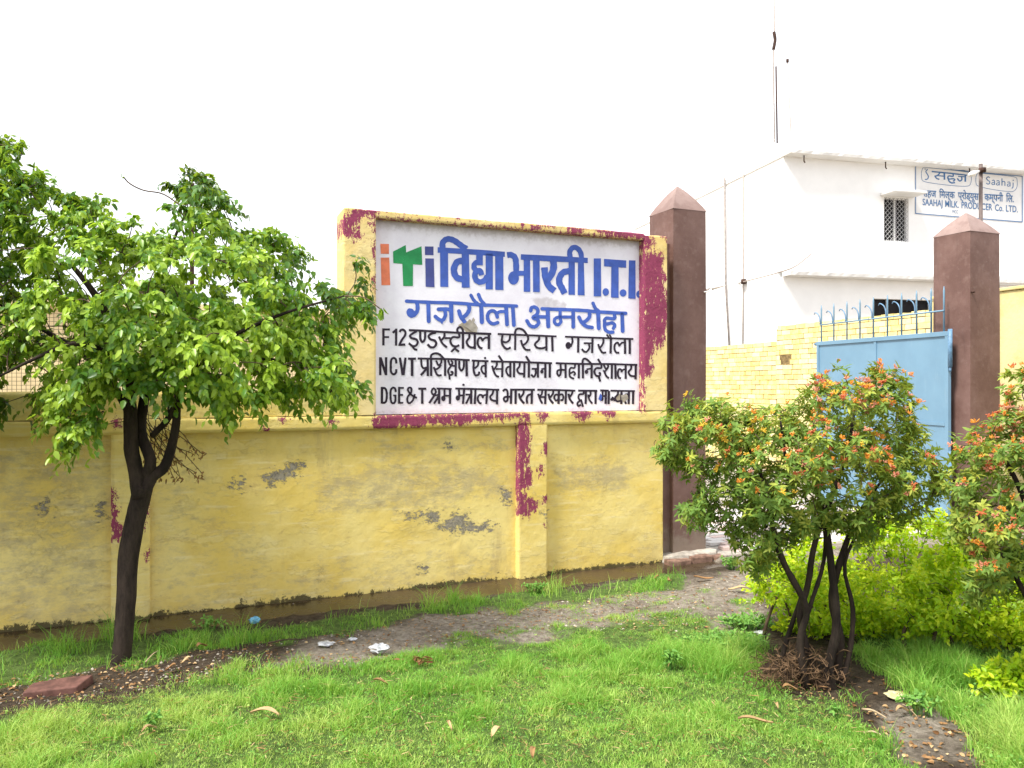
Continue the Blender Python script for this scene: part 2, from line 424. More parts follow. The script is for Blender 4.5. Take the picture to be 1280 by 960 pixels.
def groundpt(px, py):
    z = .1
    for _ in range(12):
        Y = F * (EYE - z) / (py - HY); X = (px - CX) / F * Y; z = float(gz(np.array(X), np.array(Y)))
    return X, Y, z

def groundpts(q):
    q = np.asarray(q, float); z = np.full(len(q), .1)
    for _ in range(12):
        Y = F * (EYE - z) / (q[:, 1] - HY); X = (q[:, 0] - CX) / F * Y; z = gz(X, Y)
    return np.stack([X, Y, z], 1)
# grass cover as a map of the ground (laid out along photo rays, then used as world positions)
LAWN = [(-60, 915), (0, 894), (100, 880), (200, 862), (300, 844), (400, 842), (470, 836), (540, 822), (580, 806), (640, 804), (700, 798), (760, 788), (800, 772), (850, 770),
        (900, 784), (945, 806), (950, 852), (990, 876), (1040, 884), (1080, 906), (1110, 934), (1150, 980), (1150, 1100), (-400, 1100), (-400, 960)]
RGT = [(1075, 812), (1100, 770), (1420, 740), (1500, 1100), (1262, 1100), (1235, 960), (1195, 905), (1150, 875), (1110, 850)]
BANK = [(-300, 830), (0, 812), (60, 800), (138, 792), (200, 800), (280, 790), (370, 780), (430, 772), (520, 762), (600, 746), (640, 738), (720, 737), (780, 728), (830, 716), (858, 722),
        (850, 735), (790, 742), (700, 752), (620, 758), (520, 775), (430, 790), (360, 800), (270, 812), (190, 830), (120, 832), (60, 850), (0, 858), (-300, 900)]
PATCH = [(540, 800), (590, 768), (640, 748), (780, 738), (880, 728), (940, 735), (965, 810), (880, 800), (700, 805), (560, 815)]
WEEDY = [(815, 790), (850, 765), (900, 760), (950, 780), (960, 850), (900, 870), (850, 850), (820, 820)]
def cover(X, Y):
    Z = gz(X, Y, False); px, py = topx(X, Y, Z)
    jx = 50 * (fbm(X * 6, Y * 6, 41) - .5); jy = 42 * (fbm(X * 6, Y * 6, 57) - .5)
    l = sst(-16, 16, sdpoly(px + jx, py + jy, LAWN)); r = sst(-14, 16, sdpoly(px + jx, py + jy, RGT))
    b = sst(-6, 5, sdpoly(px + jx * .7, py + jy * .5, BANK)); p = sst(-5, 12, sdpoly(px + jx, py + jy, PATCH)) * sst(.36, .62, fbm(X * 7, Y * 7, 77)) * .62
    return px, py, l, r, b, p

def axis(lo, hi, step, far):
    a = np.arange(lo, hi + step / 2, step); g = []; x = step * 4
    while x < far: g.append(x); x *= 1.7
    g.append(far); g = np.array(g); return np.concatenate([(lo - g)[::-1], a, hi + g])
xs = axis(-5.5, 6.0, .04, 1500); ys = axis(1.2, 9.2, .04, 1500)
XX, YY = np.meshgrid(xs, ys); X1 = XX.ravel(); Y1 = YY.ravel()
Zg = gz(X1, Y1)
ny, nx = XX.shape
idx = np.arange(nx * ny).reshape(ny, nx)
Fq = np.stack([idx[:-1, :-1], idx[:-1, 1:], idx[1:, 1:], idx[1:, :-1]], -1).reshape(-1, 4)
Ysafe = np.maximum(Y1, .8)
gpx, gpy, gl, gr_, gb, gp = cover(X1, Ysafe)
green = np.clip(gl + gr_ + gb + gp * .7, 0, 1)
DRY = [(330, 835), (380, 795), (600, 750), (760, 735), (900, 715), (960, 700), (960, 790), (880, 800), (700, 815), (480, 840)]
DRY2 = [(1085, 880), (1150, 868), (1210, 900), (1250, 970), (1120, 970)]
dry = np.maximum(sst(-25, 25, sdpoly(gpx, gpy, DRY)), sst(-12, 20, sdpoly(gpx, gpy, DRY2)) * .9)
gs, gd = sdof(X1, Y1); dry = np.maximum(dry, (gs > 1.9) * (1 - sst(.5, .9, gd)) * .9); dry = dry * (.35 + .75 * fbm(X1 * 4, Y1 * 4, 55))
dry = np.maximum(dry, ((gd < -.2)) * .8); dry = np.maximum(dry, sst(7, 12, np.hypot(X1, Y1)) * .6)
me = npmesh('ground', np.stack([X1, Y1, Zg], 1), Fq, {'green': green, 'dry': dry}, True)
g = link('ground', me, M['ground']); tag(g, 'bare soil and lawn ground in front of the yellow wall', None, None, 'structure')

# muddy water in the drain along the wall
n = 120; ss = np.linspace(-6.5, 1.9, n)
V = [W(a, 0.0, -.05) for a in ss] + [W(a, 0.0, .52) for a in ss]
me = npmesh('drain_water', V, [(i, i + 1, n + i + 1, n + i) for i in range(n - 1)], None, True)
tag(link('drain_water', me, M['water']), 'brown muddy water standing in the drain along the wall foot', None, None, 'structure')

# ------------------------------------------------------------------ wall surfaces with paint fields
MAROON = [
 [(427, 275), (438.7, 260.6), (474.4, 257), (476.2, 264.4), (466.9, 271), (454.7, 271.9), (448, 277.5), (446.2, 288.7), (452.8, 294.4), (448, 300), (443.4, 302.8), (440.6, 296.2), (427, 293.4)],
 [(515, 262), (522, 263), (521, 268), (516, 267)], [(568, 266), (576, 267), (574, 273), (570, 272)], [(590, 268), (612, 270), (608, 274), (596, 273)], [(625, 271), (640, 272.5), (636, 277)], [(540, 264), (556, 265.5), (550, 268)], [(610, 268.5), (700, 276), (790, 284), (804, 286), (804, 289.5), (790, 288), (700, 280.5), (610, 272)], [(474, 258), (530, 262), (530, 264), (474, 262)], [(649, 273), (656, 274), (655, 288), (651, 286)],
 [(664, 281), (678, 282), (676, 290), (664, 289)], [(680, 276), (695, 278), (693, 284), (682, 283)], [(709, 282), (728, 283), (729, 295), (712, 294)],
 [(728, 280), (745, 282), (744, 287), (731, 286)], [(744, 288), (764, 284), (803, 287), (812, 292), (818, 305), (812, 313), (806, 309), (803, 300), (760, 297)], [(826, 292), (834, 294), (832, 300)],
 [(804.5, 315), (825.6, 316), (829.4, 322.5), (827.5, 332), (832, 345), (830.3, 360), (836, 382), (836, 400), (829.8, 430.6), (819.7, 433.7), (813.4, 452.5), (816.5, 458.7), (812.6, 471.2), (806.4, 470.5), (805.6, 513), (800, 513), (800, 390), (800, 315)],
 [(466.5, 537), (469, 517), (520, 516.5), (600, 515), (648, 515.5), (653, 519), (640, 523), (620, 524), (604, 529), (590, 527), (580, 531), (566, 532), (548, 532), (540, 530), (534, 530), (528, 536), (514, 537), (505, 532), (498, 534), (492, 540)],
 [(672, 514), (685, 514), (684, 522), (679, 527), (674, 524)], [(711, 513), (741, 512), (738, 520), (730, 527), (722, 522)], [(745, 511), (772, 511), (768, 518), (760, 523), (752, 517)],
 [(646, 534), (655, 517), (661, 515), (661, 537), (663.5, 545), (661, 581.6), (666.4, 593.7), (664.4, 606), (660.3, 610), (652.2, 614), (664.4, 622.2), (672.5, 630.3), (670.5, 638.4), (660.3, 646.6), (646, 644.5)],
 [(678.6, 553), (686, 552), (686, 568), (680, 567)], [(673, 583), (678, 584), (678, 596), (674, 594)], [(679, 620), (686, 621), (686, 628), (680, 627)], [(680, 655), (686, 655), (686, 662)],
 [(133, 613), (143.7, 611), (145.8, 646.6), (158, 662), (156, 675), (141.7, 675), (133, 646.6)], [(143, 522), (150, 523), (150, 533), (143, 532)], [(178, 590), (187, 592), (186, 640), (181, 660)], [(181, 690), (187, 690), (187, 700)],
 [(413, 523), (419, 524), (418, 531), (414, 530)], [(349, 522), (357, 523), (354, 528)], [(330, 535), (338, 535), (335, 540)], [(466, 345), (470, 345), (470, 375), (467, 372)], [(467, 300), (470, 300), (470, 330)], [(462, 280), (470, 275), (470, 292)],
]
PLASTER = [
 [(329, 597), (354, 584), (383, 578), (381, 588), (354, 605), (337.5, 609)], [(287.5, 609), (300, 598), (310, 605), (300, 617.5)],
 [(504, 642.5), (550.6, 641), (556, 656), (575, 641), (587, 643), (592, 656), (623.7, 656.7), (619.7, 662.8), (599.4, 666.9), (562.8, 666.9), (542.5, 654.7), (510, 647)],
 [(556.7, 551), (571, 558), (568, 562), (560, 560)], [(629, 612), (643, 615), (643, 632), (634, 632)], [(45, 636), (58, 626), (62, 640), (52, 650)], [(116, 634), (127, 630), (129, 645), (120, 650)],
 [(678, 642), (686, 640), (684, 650)], [(524, 713), (536, 712), (534, 718)],
]
GRIME_SHADE = [([(385, 600), (420, 585), (560, 575), (640, 590), (640, 620), (560, 640), (480, 645), (400, 640)], 1.05), ([(690, 585), (760, 570), (800, 590), (790, 615), (700, 615)], 1.1),
         ([(-60, 560), (60, 560), (137, 570), (137, 790), (-60, 790)], .85), ([(-60, 490), (460, 490), (460, 520), (-60, 524)], .35), ([(440, 545), (640, 545), (640, 575), (470, 575)], .7), ([(195, 632), (228, 631), (226, 643), (198, 643)], .9),  # left panel darkened all over as painted tree shade
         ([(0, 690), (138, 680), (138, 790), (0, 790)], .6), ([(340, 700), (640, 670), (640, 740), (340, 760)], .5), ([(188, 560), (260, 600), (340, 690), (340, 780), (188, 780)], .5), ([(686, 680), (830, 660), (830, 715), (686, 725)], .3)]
POLY = {}
def wallpoly(p): return [px2wall(a, b) for a, b in p]
MW = [wallpoly(p) for p in MAROON]; MW += [[(-1.12, 2.82), (1.27, 2.82), (1.27, 2.847), (-1.12, 2.847)], [(1.235, 1.34), (1.257, 1.34), (1.257, 2.85), (1.235, 2.85)]]; PW = [wallpoly(p) for p in PLASTER]; GW = [(wallpoly(p), k) for p, k in GRIME_SHADE]
def fields(S, Z, panel):
    mar = np.full(S.shape, -3.0)
    for p in MW: mar = np.maximum(mar, sdpoly(S, Z, p) / .022)
    if panel: mar[:] = -3
    pla = np.full(S.shape, -3.0)
    for p in PW: pla = np.maximum(pla, sdpoly(S, Z, p) / .028)
    gri_shade = np.zeros(S.shape)
    for p, k in GW: gri_shade = np.maximum(gri_shade, k * sst(-.12, .12, sdpoly(S, Z, p)))
    mou = 1.6 - (Z - .0) / .022 + 2.2 * (vn(S * 3, S * 0, 31) - .45)
    mou = np.maximum(mou, -.1 - (Z - .04) / .10 + 2.4 * (vn(S * 2, S * 0, 37) - .6))
    return {'maroon': np.clip(mar, -3, 2.5), 'plaster': np.clip(pla, -3, 2.5), 'grime_shade': gri_shade, 'mould': np.clip(mou, -3, 2)}
def gslab(name, mat, parent, s0, s1, z0, z1, d0, d1, step=.014, rnd=(0, 0, 0, 0), relief=.004, panel=False, extra=None, label=None, corner=None):
    """block of masonry whose front (at d1) is a fine uneven sheet; rnd = rounding at left,right,bottom,top edges"""
    ns = max(2, int((s1 - s0) / step) + 1); nz = max(2, int((z1 - z0) / step) + 1)
    S, Z = np.meshgrid(np.linspace(s0, s1, ns), np.linspace(z0, z1, nz)); S = S.ravel(); Z = Z.ravel()
    Dd = np.full(S.shape, d1) + relief * (fbm(S * 5 + 9, Z * 5, 61, 4) - .5) * 2
    Dd = np.minimum(Dd, d1 + relief)
    for r, e in zip(rnd, (S - s0, s1 - S, Z - z0, z1 - Z)):
        if r > 0:
            q = np.clip(e, 0, r); Dd = Dd - (r - np.sqrt(np.maximum(r * r - (r - q) ** 2, 0)))
    fl = fields(S, Z, panel)
    if extra: fl.update(extra(S, Z))
    Z2 = Z.copy(); S2 = S.copy()
    if rnd[3] > 0: Z2 = Z - .006 * (vn(S * 7, S * 0, 71)) * (Z > z1 - .03) - .004 * (vn(S * 25, S * 0, 72)) * (Z > z1 - .005)
    if corner:   # round the top outer corner
        cs, cz, r = corner; sg = 1 if cs == s0 else -1
        u = (S - cs) * sg; v = z1 - Z2
        m_ = (u < r) & (v < r); ln = np.hypot(r - u, r - v); k = np.where(m_ & (ln > r), r / np.maximum(ln, 1e-6), 1)
        S2 = np.where(m_, cs + sg * (r - (r - u) * k), S2); Z2 = np.where(m_, z1 - (r - (r - v) * k), Z2)
    V = np.stack([P0[0] + D1[0] * S2 + N1[0] * Dd, P0[1] + D1[1] * S2 + N1[1] * Dd, Z2], 1)
    ix = np.arange(ns * nz).reshape(nz, ns)
    Fq = np.stack([ix[:-1, :-1], ix[:-1, 1:], ix[1:, 1:], ix[1:, :-1]], -1).reshape(-1, 4)
    rim = np.concatenate([ix[0, :], ix[1:, -1], ix[-1, -2::-1], ix[-2:0:-1, 0]])
    nb = len(V); Sb = S2[rim]; Zb = Z2[rim]
    Vb = np.stack([P0[0] + D1[0] * Sb + N1[0] * d0, P0[1] + D1[1] * Sb + N1[1] * d0, Zb], 1)
    k = len(rim); rr = np.arange(k); r2 = (rr + 1) % k
    Fs = np.stack([rim[rr], nb + rr, nb + r2, rim[r2]], 1)
    V = np.concatenate([V, Vb]); Fq = np.concatenate([Fq, Fs])
    fl = {a: np.concatenate([b, b[rim]]) for a, b in fl.items()}
    me = npmesh(name, V, Fq, fl, True)
    a = math.radians(50)
    try: me.set_sharp_from_angle(angle=a)
    except Exception: pass
    o = link(name, me, mat, parent)
    bk = MB(); bk.wbox(s0 + .004, s1 - .004, z0 + .004, z1 - .012, d0 - .004, d1 - .03)
    if label: o['label'] = label
    return o

ZL0, ZL1, ZC, ZT = 1.25, 1.355, 1.545, 2.905
wall = empty('boundary_wall', W(-1, 0), 'long low weathered yellow masonry wall with recessed panels, below the painted sign', 'wall')
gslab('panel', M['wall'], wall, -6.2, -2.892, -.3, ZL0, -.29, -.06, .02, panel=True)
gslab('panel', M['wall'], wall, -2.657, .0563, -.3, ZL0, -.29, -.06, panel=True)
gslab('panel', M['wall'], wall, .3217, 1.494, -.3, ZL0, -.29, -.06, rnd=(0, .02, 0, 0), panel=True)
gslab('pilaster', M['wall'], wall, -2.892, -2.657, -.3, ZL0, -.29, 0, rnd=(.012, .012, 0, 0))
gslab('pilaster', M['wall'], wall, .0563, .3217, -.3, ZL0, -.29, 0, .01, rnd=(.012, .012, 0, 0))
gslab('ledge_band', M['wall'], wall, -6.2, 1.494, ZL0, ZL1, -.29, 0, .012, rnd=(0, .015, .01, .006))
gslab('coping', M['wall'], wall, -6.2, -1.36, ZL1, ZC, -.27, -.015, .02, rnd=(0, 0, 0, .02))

sg = empty('sign_wall', W(0, ZL1), 'tall yellow and maroon framed masonry sign wall with white board lettered in blue and black', 'sign')
def boardx(S, Z):
    sp = [wallpoly(p) for p in ([(576, 406), (586, 400.5), (589, 401), (591.5, 396), (593.8, 400), (592.5, 403), (597, 408), (595.5, 416), (588, 415), (583, 410.5)], [(776, 494), (783, 492), (785, 499), (779, 503), (776, 499)])]
    pl = np.full(S.shape, -3.0)
    for p in sp: pl = np.maximum(pl, sdpoly(S, Z, p) / .012)
    g = .75 * (1 - sst(0, .12, 2.843 - Z)) + .55 * (1 - sst(0, .05, Z - ZL1)) + .5 * (1 - sst(0, .03, 1.25 - S))  # board darker towards its top, bottom and right edges
    q = wallpoly([(670, 372), (690, 370), (715, 378), (712, 386), (680, 388)]); g = np.maximum(g, .8 * sst(-.02, .02, sdpoly(S, Z, q)))
    for q in ([(600, 410), (640, 408), (700, 425), (690, 445), (620, 440)], [(500, 425), (560, 440), (560, 480), (480, 475)], [(590, 470), (690, 470), (690, 482), (590, 482)], [(730, 440), (790, 445), (790, 455), (735, 452)]):
        g = np.maximum(g, .28 * sst(-.06, .06, sdpoly(S, Z, wallpoly(q))))
    return {'plaster': pl, 'grime_shade': g}
BD = -.085
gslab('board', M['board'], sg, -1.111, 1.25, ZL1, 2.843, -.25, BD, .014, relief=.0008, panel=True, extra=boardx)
gslab('frame', M['frame'], sg, -1.36, -1.111, ZL1, ZT, -.25, 0, .01, rnd=(.014, .006, 0, .014), corner=(-1.36, ZT, .035))
gslab('frame', M['frame'], sg, 1.25, 1.494, ZL1, ZT - .01, -.25, 0, .01, rnd=(.006, .014, 0, .014), corner=(1.494, ZT - .01, .03))
gslab('frame', M['frame'], sg, -1.111, 1.25, 2.843, ZT, -.25, 0, .01, rnd=(0, 0, .006, .014))
b = MB(); b.wbox(-1.35, 1.485, ZL1 + .01, ZT - .02, -.262, -.251); b.build('back_render', M['frame'], sg)

# ------------------------------------------------------------------ hand-painted lettering (brush strokes as thin paint sheets)
def strokes2mesh(name, strokes, mat, parent, mapper, lift0=.0022, smooth_n=5):
    V = []; Fs = []; lv = 0
    for st in strokes:
        kind, wd, pts = st
        lift = lift0 + (lv % 9) * .00022; lv += 1
        if kind == 'p':
            b = len(V); V += [mapper(x, y, lift) for x, y in pts]; Fs.append(tuple(range(b, b + len(pts)))); continue
        if kind == 'e':
            (cx, cy), (rx, ry) = pts; b = len(V)
            V += [mapper(cx + rx * math.cos(2 * math.pi * k / 18), cy + ry * math.sin(2 * math.pi * k / 18), lift) for k in range(18)]
            Fs.append(tuple(range(b, b + 18))); continue
        P = crom(pts, smooth_n) if (kind in 'rs' and len(pts) > 2) else [np.array(p, float) for p in pts]
        P = [p for i, p in enumerate(P) if i == 0 or np.hypot(*(p - P[i - 1])) > 1e-3]
        Lf = []; Rt = []
        for i, p in enumerate(P):
            t = P[min(i + 1, len(P) - 1)] - P[max(i - 1, 0)]; t = t / (np.hypot(*t) + 1e-9); nrm = np.array([-t[1], t[0]])
            hw = wd / 2 * (1 + .05 * math.sin(i * 1.7 + lv))
            Lf.append(p + nrm * hw); Rt.append(p - nrm * hw)
        b = len(V); k = len(P)
        V += [mapper(q[0], q[1], lift) for q in Lf] + [mapper(q[0], q[1], lift) for q in Rt]
        Fs += [(b + i, b + i + 1, b + k + i + 1, b + k + i) for i in range(k - 1)]
        if kind == 'r':
            for (p, q, sgn) in ((P[0], P[1], -1), (P[-1], P[-2], -1)):
                t = (q - p) / (np.hypot(*(q - p)) + 1e-9); nrm = np.array([-t[1], t[0]]); b = len(V); m_ = 7
                V += [mapper(*(p + (nrm * math.cos(a) - t * math.sin(a)) * wd / 2), lift) for a in [math.pi * j / (m_ - 1) for j in range(m_)]]
                Fs.append(tuple(range(b, b + m_)))
    me = bpy.data.meshes.new(name); me.from_pydata(V, [], Fs); me.update()
    return link(name, me, mat, parent)
def P_(txt, kind='s'):
    """'w: x,y x,y ; w: ...' compact stroke lists"""
    o = []
    for part in txt.replace('\n', ' ').split(';'):
        part = part.strip()
        if not part: continue
        h, body = part.split(':'); k = kind
        h = h.strip()
        if h[0] in 'rspel': k = h[0]; h = h[1:]
        pts = [tuple(float(v) for v in q.split(',')) for q in body.split()]
        if k == 'l': k = 's'; pts = pts if len(pts) == 2 else pts
        o.append((k, float(h or 1), pts))
    return o
def bmap(x, y, lift):
    s, z = px2wall(x, y, BD); return W(s, z, BD + lift)
strokes2mesh('logo_letter', P_('p:475.3,304.8 486.1,305 486.2,317.4 476,317.2 ; p:475.8,322 486.5,322 487.8,356.5 476.8,356.5'), M['l_orange'], sg, bmap)['label'] = 'orange letter i of the logo'
strokes2mesh('logo_letter', P_('p:491.2,314.5 507.2,306.2 507.6,315.5 502.8,329.8 491.6,329 ; p:507.6,315.5 526.8,307.8 527.8,331 502.8,329.8 ; p:516.2,330.4 516,357.5 504,357.5 502.8,329.8'), M['l_green'], sg, bmap)['label'] = 'green letter t of the logo'
strokes2mesh('logo_letter', P_('p:531,308 541.8,308.2 541.8,319 531.2,318.8 ; p:531.5,323 542.2,323.2 543,359 532,358.5'), M['l_navy'], sg, bmap)['label'] = 'navy letter i of the logo'
L1 = '''p:547,309 598,312 631,314.6 631,321.2 598,318.8 547,315.8 ; p:550,314 560,314 560.2,358.6 550.3,358.6 ;
s7.4: 553.6,312 553,304.5 556.5,300 561.5,298.8 568,301 575,306 583,311.5 ; s3: 578,312 584.5,307.8 ;
s8: 579,326 571.5,327.5 567.2,337 570.5,346.5 579,349.5 ; p:577,316 586,316 587,359.6 577,359.6 ;
s8:599.3,318 599.3,331.6 ; s6.6: 600,327 594,329 592.3,334 595.5,338.2 600,338.5 602,344 ; s7: 597,337.5 593.5,343 595,350 600.5,352.6 606,350 609,345 ;
p:607,317 616,317 616,361.8 607,361.8 ; p:618.8,318 629,319 629.2,362.6 619,362.4 ;
s7.4: 633.8,319 638.5,318.6 643.5,322 645,330 645,345 ; e: 641.8,347.5 6.8,8.4 ; s6: 643,341.6 656,341.6 ; p:654.5,318 662.5,319 662.6,364.8 654.5,364.8 ;
p:651,317.8 690,319.6 734.5,322.4 734.5,328.8 690,327 651,324.6 ; p:666,320 674.3,320.5 674.6,365 666.2,365 ;
s8.4: 691,323 691.9,334 688.5,344 682,351.5 ; s8.2: 680.4,334.2 681.6,346 686,357.5 693.2,363.6 ;
s8: 712,338.8 704,340.6 699.4,347 699.2,354 702.8,361 705.8,367 ; p:710.6,325 718.4,325.5 718.5,368.6 710.4,368.4 ;
s6.4: 716,328 712.6,321 712.3,314 716.5,309.4 722,310.8 726,317 727,328 ; p:722.4,325 729.6,325.5 730.6,369.2 722,369 ;
p:742,323 751,323 751.2,370.5 742,370.5 ; e:757,365 4,4.8 ; p:754.8,323.6 782.6,325.6 782.4,334.8 755,333 ; p:764,331 773,331.5 773,372.4 763.5,372 ; e:778.7,366.2 4.3,4.6 ;
p:786,325.3 794.2,325.6 794.3,373.6 785.2,373 ; e:798.6,367.8 3.5,4.5'''
L2 = '''4.3: 508,376.5 540,378 570,378.8 600,381 645.5,382.6 ; 5: 521.4,379 521.8,387 518.5,393 513.8,394.8 510.6,391.6 511.4,388 514.5,388.4 ; e:514.5,391 4.6,3.8 ; 5.2: 535.2,379 535.8,401.4 ;
4.8: 548,386.6 556,386.4 564,387 ; 4.6: 555.6,387 556.6,394 553.5,400 549,399.6 544,395.6 ; 2.5: 552,402 552.3,403.6 ; 5.2:563.7,380 564.2,401.4 ;
5: 586,381 586.3,387 583,393 577.5,397.5 ; 5: 573.6,389 576,396 580.5,402 ; 5.4:601.4,382 602.2,402.6 ; 4:588.5,369 592,375 598,380.5 ; 4.4: 598,368.2 601,375 606.5,381.5 ;
4.4: 622,403.2 616,404.8 610.5,401 609.3,394.5 612,389.6 616.5,388.6 620,391.5 621.4,396.4 ; 4:620.5,393 624,389.8 631,389.3 ; 5:632.4,383 633.6,405.6 ; 4.8:640.8,384 642.2,406.4 ;
4.5: 663.2,388.5 664.2,384.8 668.5,384 672,387.4 671,393 666,397 671.5,399.5 673,404 668.5,408.4 662.5,407 658.5,401 ; 4.4: 671,396 684,396.2 ; 5: 684.5,387.5 685.2,408 ;
4.4: 677.5,386 690,386.5 720,387.6 735,388.6 750,390 782,391.7 ; 4:700,389 700,397.5 701,402 697.5,406 693.2,403.5 693.3,399 697,396.6 704,396.3 716,396.3 ; 4.8:716.3,389 716.4,408.6 ;
4.6: 736.8,391 736.6,396 733,400.5 728,403.5 ; 4.6:723.5,396.5 727,403 733,408 740,409.4 ; 4.8:747.4,391 748.3,410.4 ; 4.2: 741,379 744,385.2 749.5,390 ;
4.3: 768,393 767.6,398.4 758.4,397.6 755.4,401 757.5,405 765,403.6 768.2,406.6 766.6,410.4 ; 4.3: 755.6,402 756,411 760.5,415 766,415.2 ; 4.8:777.5,393 778.2,413.8'''
L3 = '''2.9:479.2,410.4 479.2,431.8 ; 2.6:478,411.8 487.3,411.8 ; 2.4:479,421.3 486.3,421.3 ; 3:495.2,410.8 495,432 ; 3: 490.8,416 495.2,412.4 ;
2.8: 499.5,415 501,412.6 504,412.2 506.6,415 506,419.5 502.5,424.5 499,431 ; 2.7:498,431 506.6,430.7 ;
2.8: 511,412.6 530,413.5 555,415 580,416.2 614,417.4 ;
2.8: 520.8,414 515.5,417 512.3,419.8 514.5,422.6 519.8,424 522,427.6 520,431.8 515.8,432.6 510.8,429 ; 2.6: 515.5,432.6 518,436.3 521.5,437.3 ;
2.9: 525.2,414 525.4,423.5 528,427.5 531,423.5 531.4,415 ; 2.9: 545,415.5 538.3,417.5 535.6,420.5 538,424 543.4,425.8 545.2,429.8 542.5,433.8 538,433.8 534.3,430.3 ;
2.7: 548.6,420.6 552.4,428.5 558.6,434.4 ; 2.7: 555.6,416 555,421 551,426 ; 2.5: 555.5,422.7 563,422.6 ;
2.7: 573.6,416.5 573.6,421.6 566,421.4 562.8,426 565,431.4 570,433 574,431.4 ; 2.7:570.5,433 563.8,440 ; 2.6:568.8,436 573.6,439.6 ;
3:578.6,417 578.6,436 ; 2.8: 572.4,417 571.6,411.5 574.8,408.8 578,411.5 578.8,417 ;
2.8: 586.6,417 586.4,422 583.2,427 585.4,432.4 590,434.4 594,433.4 ; 3:593.4,417 593.4,436.4 ;
2.7: 603,435.6 599,433.8 596.9,429 598,423.4 601.2,422.4 603.4,426.6 ; 2.5:603.4,424.6 606.5,422.3 611,422.2 ; 3.1:611,417.5 611,436.4 ;
2.4:622,417.5 650,418.6 695.5,420.5 ; 2.7: 628,418.6 627,427.5 629.8,433.5 634,436.2 638.3,434.2 ; 2.5:637.5,419 636.6,424.8 632.5,427.8 627.3,426.6 ;
2.7:644.1,418 643.7,437.6 ; 2.7: 643.5,418 644.6,412.6 648.5,410.6 654.5,413 659.5,420 ; 2.6: 659.6,419 660,424 657.6,428.6 654,431.4 ; 2.6: 651,425 653,431.6 657,436.8 663,437.5 ;
2.7: 674,420 673.2,425 668.6,430 671,434.4 677,435.4 682.6,434 ; 2.8:682.8,420 682.8,438.5 ; 2.9:690,420.5 690.5,439.4 ;
2.4:706,420.9 740,422 791.5,423.8 ; 2.5: 714.8,421 715.5,427 713,433.5 ; e:710.2,431.8 3.5,4.4 ; 2.8:722.8,421.5 722.5,440.8 ;
2.3: 729.5,429 741,429 ; 2.5: 736,429.4 736.5,435 733,439.8 729.6,439 727,436 ; 2.8:740.5,422 740,441.4 ;
2.5: 754,423 754,428 751.3,433 748.3,435.6 ; 2.5:747.5,430 749.5,435.8 753,440.6 757.6,440.5 ; 2.7:763.5,423 763,442 ; 2.1: 758,418 762,423 ; 2.1: 761.6,418 764.8,423.4 ;
2.5: 774,441 770,440.3 767.9,436 768.6,430.4 772,428.4 774.4,433 ; 2.3:774.4,431.8 777,428.6 781,428 ; 2.8:781,423.5 781.2,442.4 ; 2.9:787,424 787,442.6'''
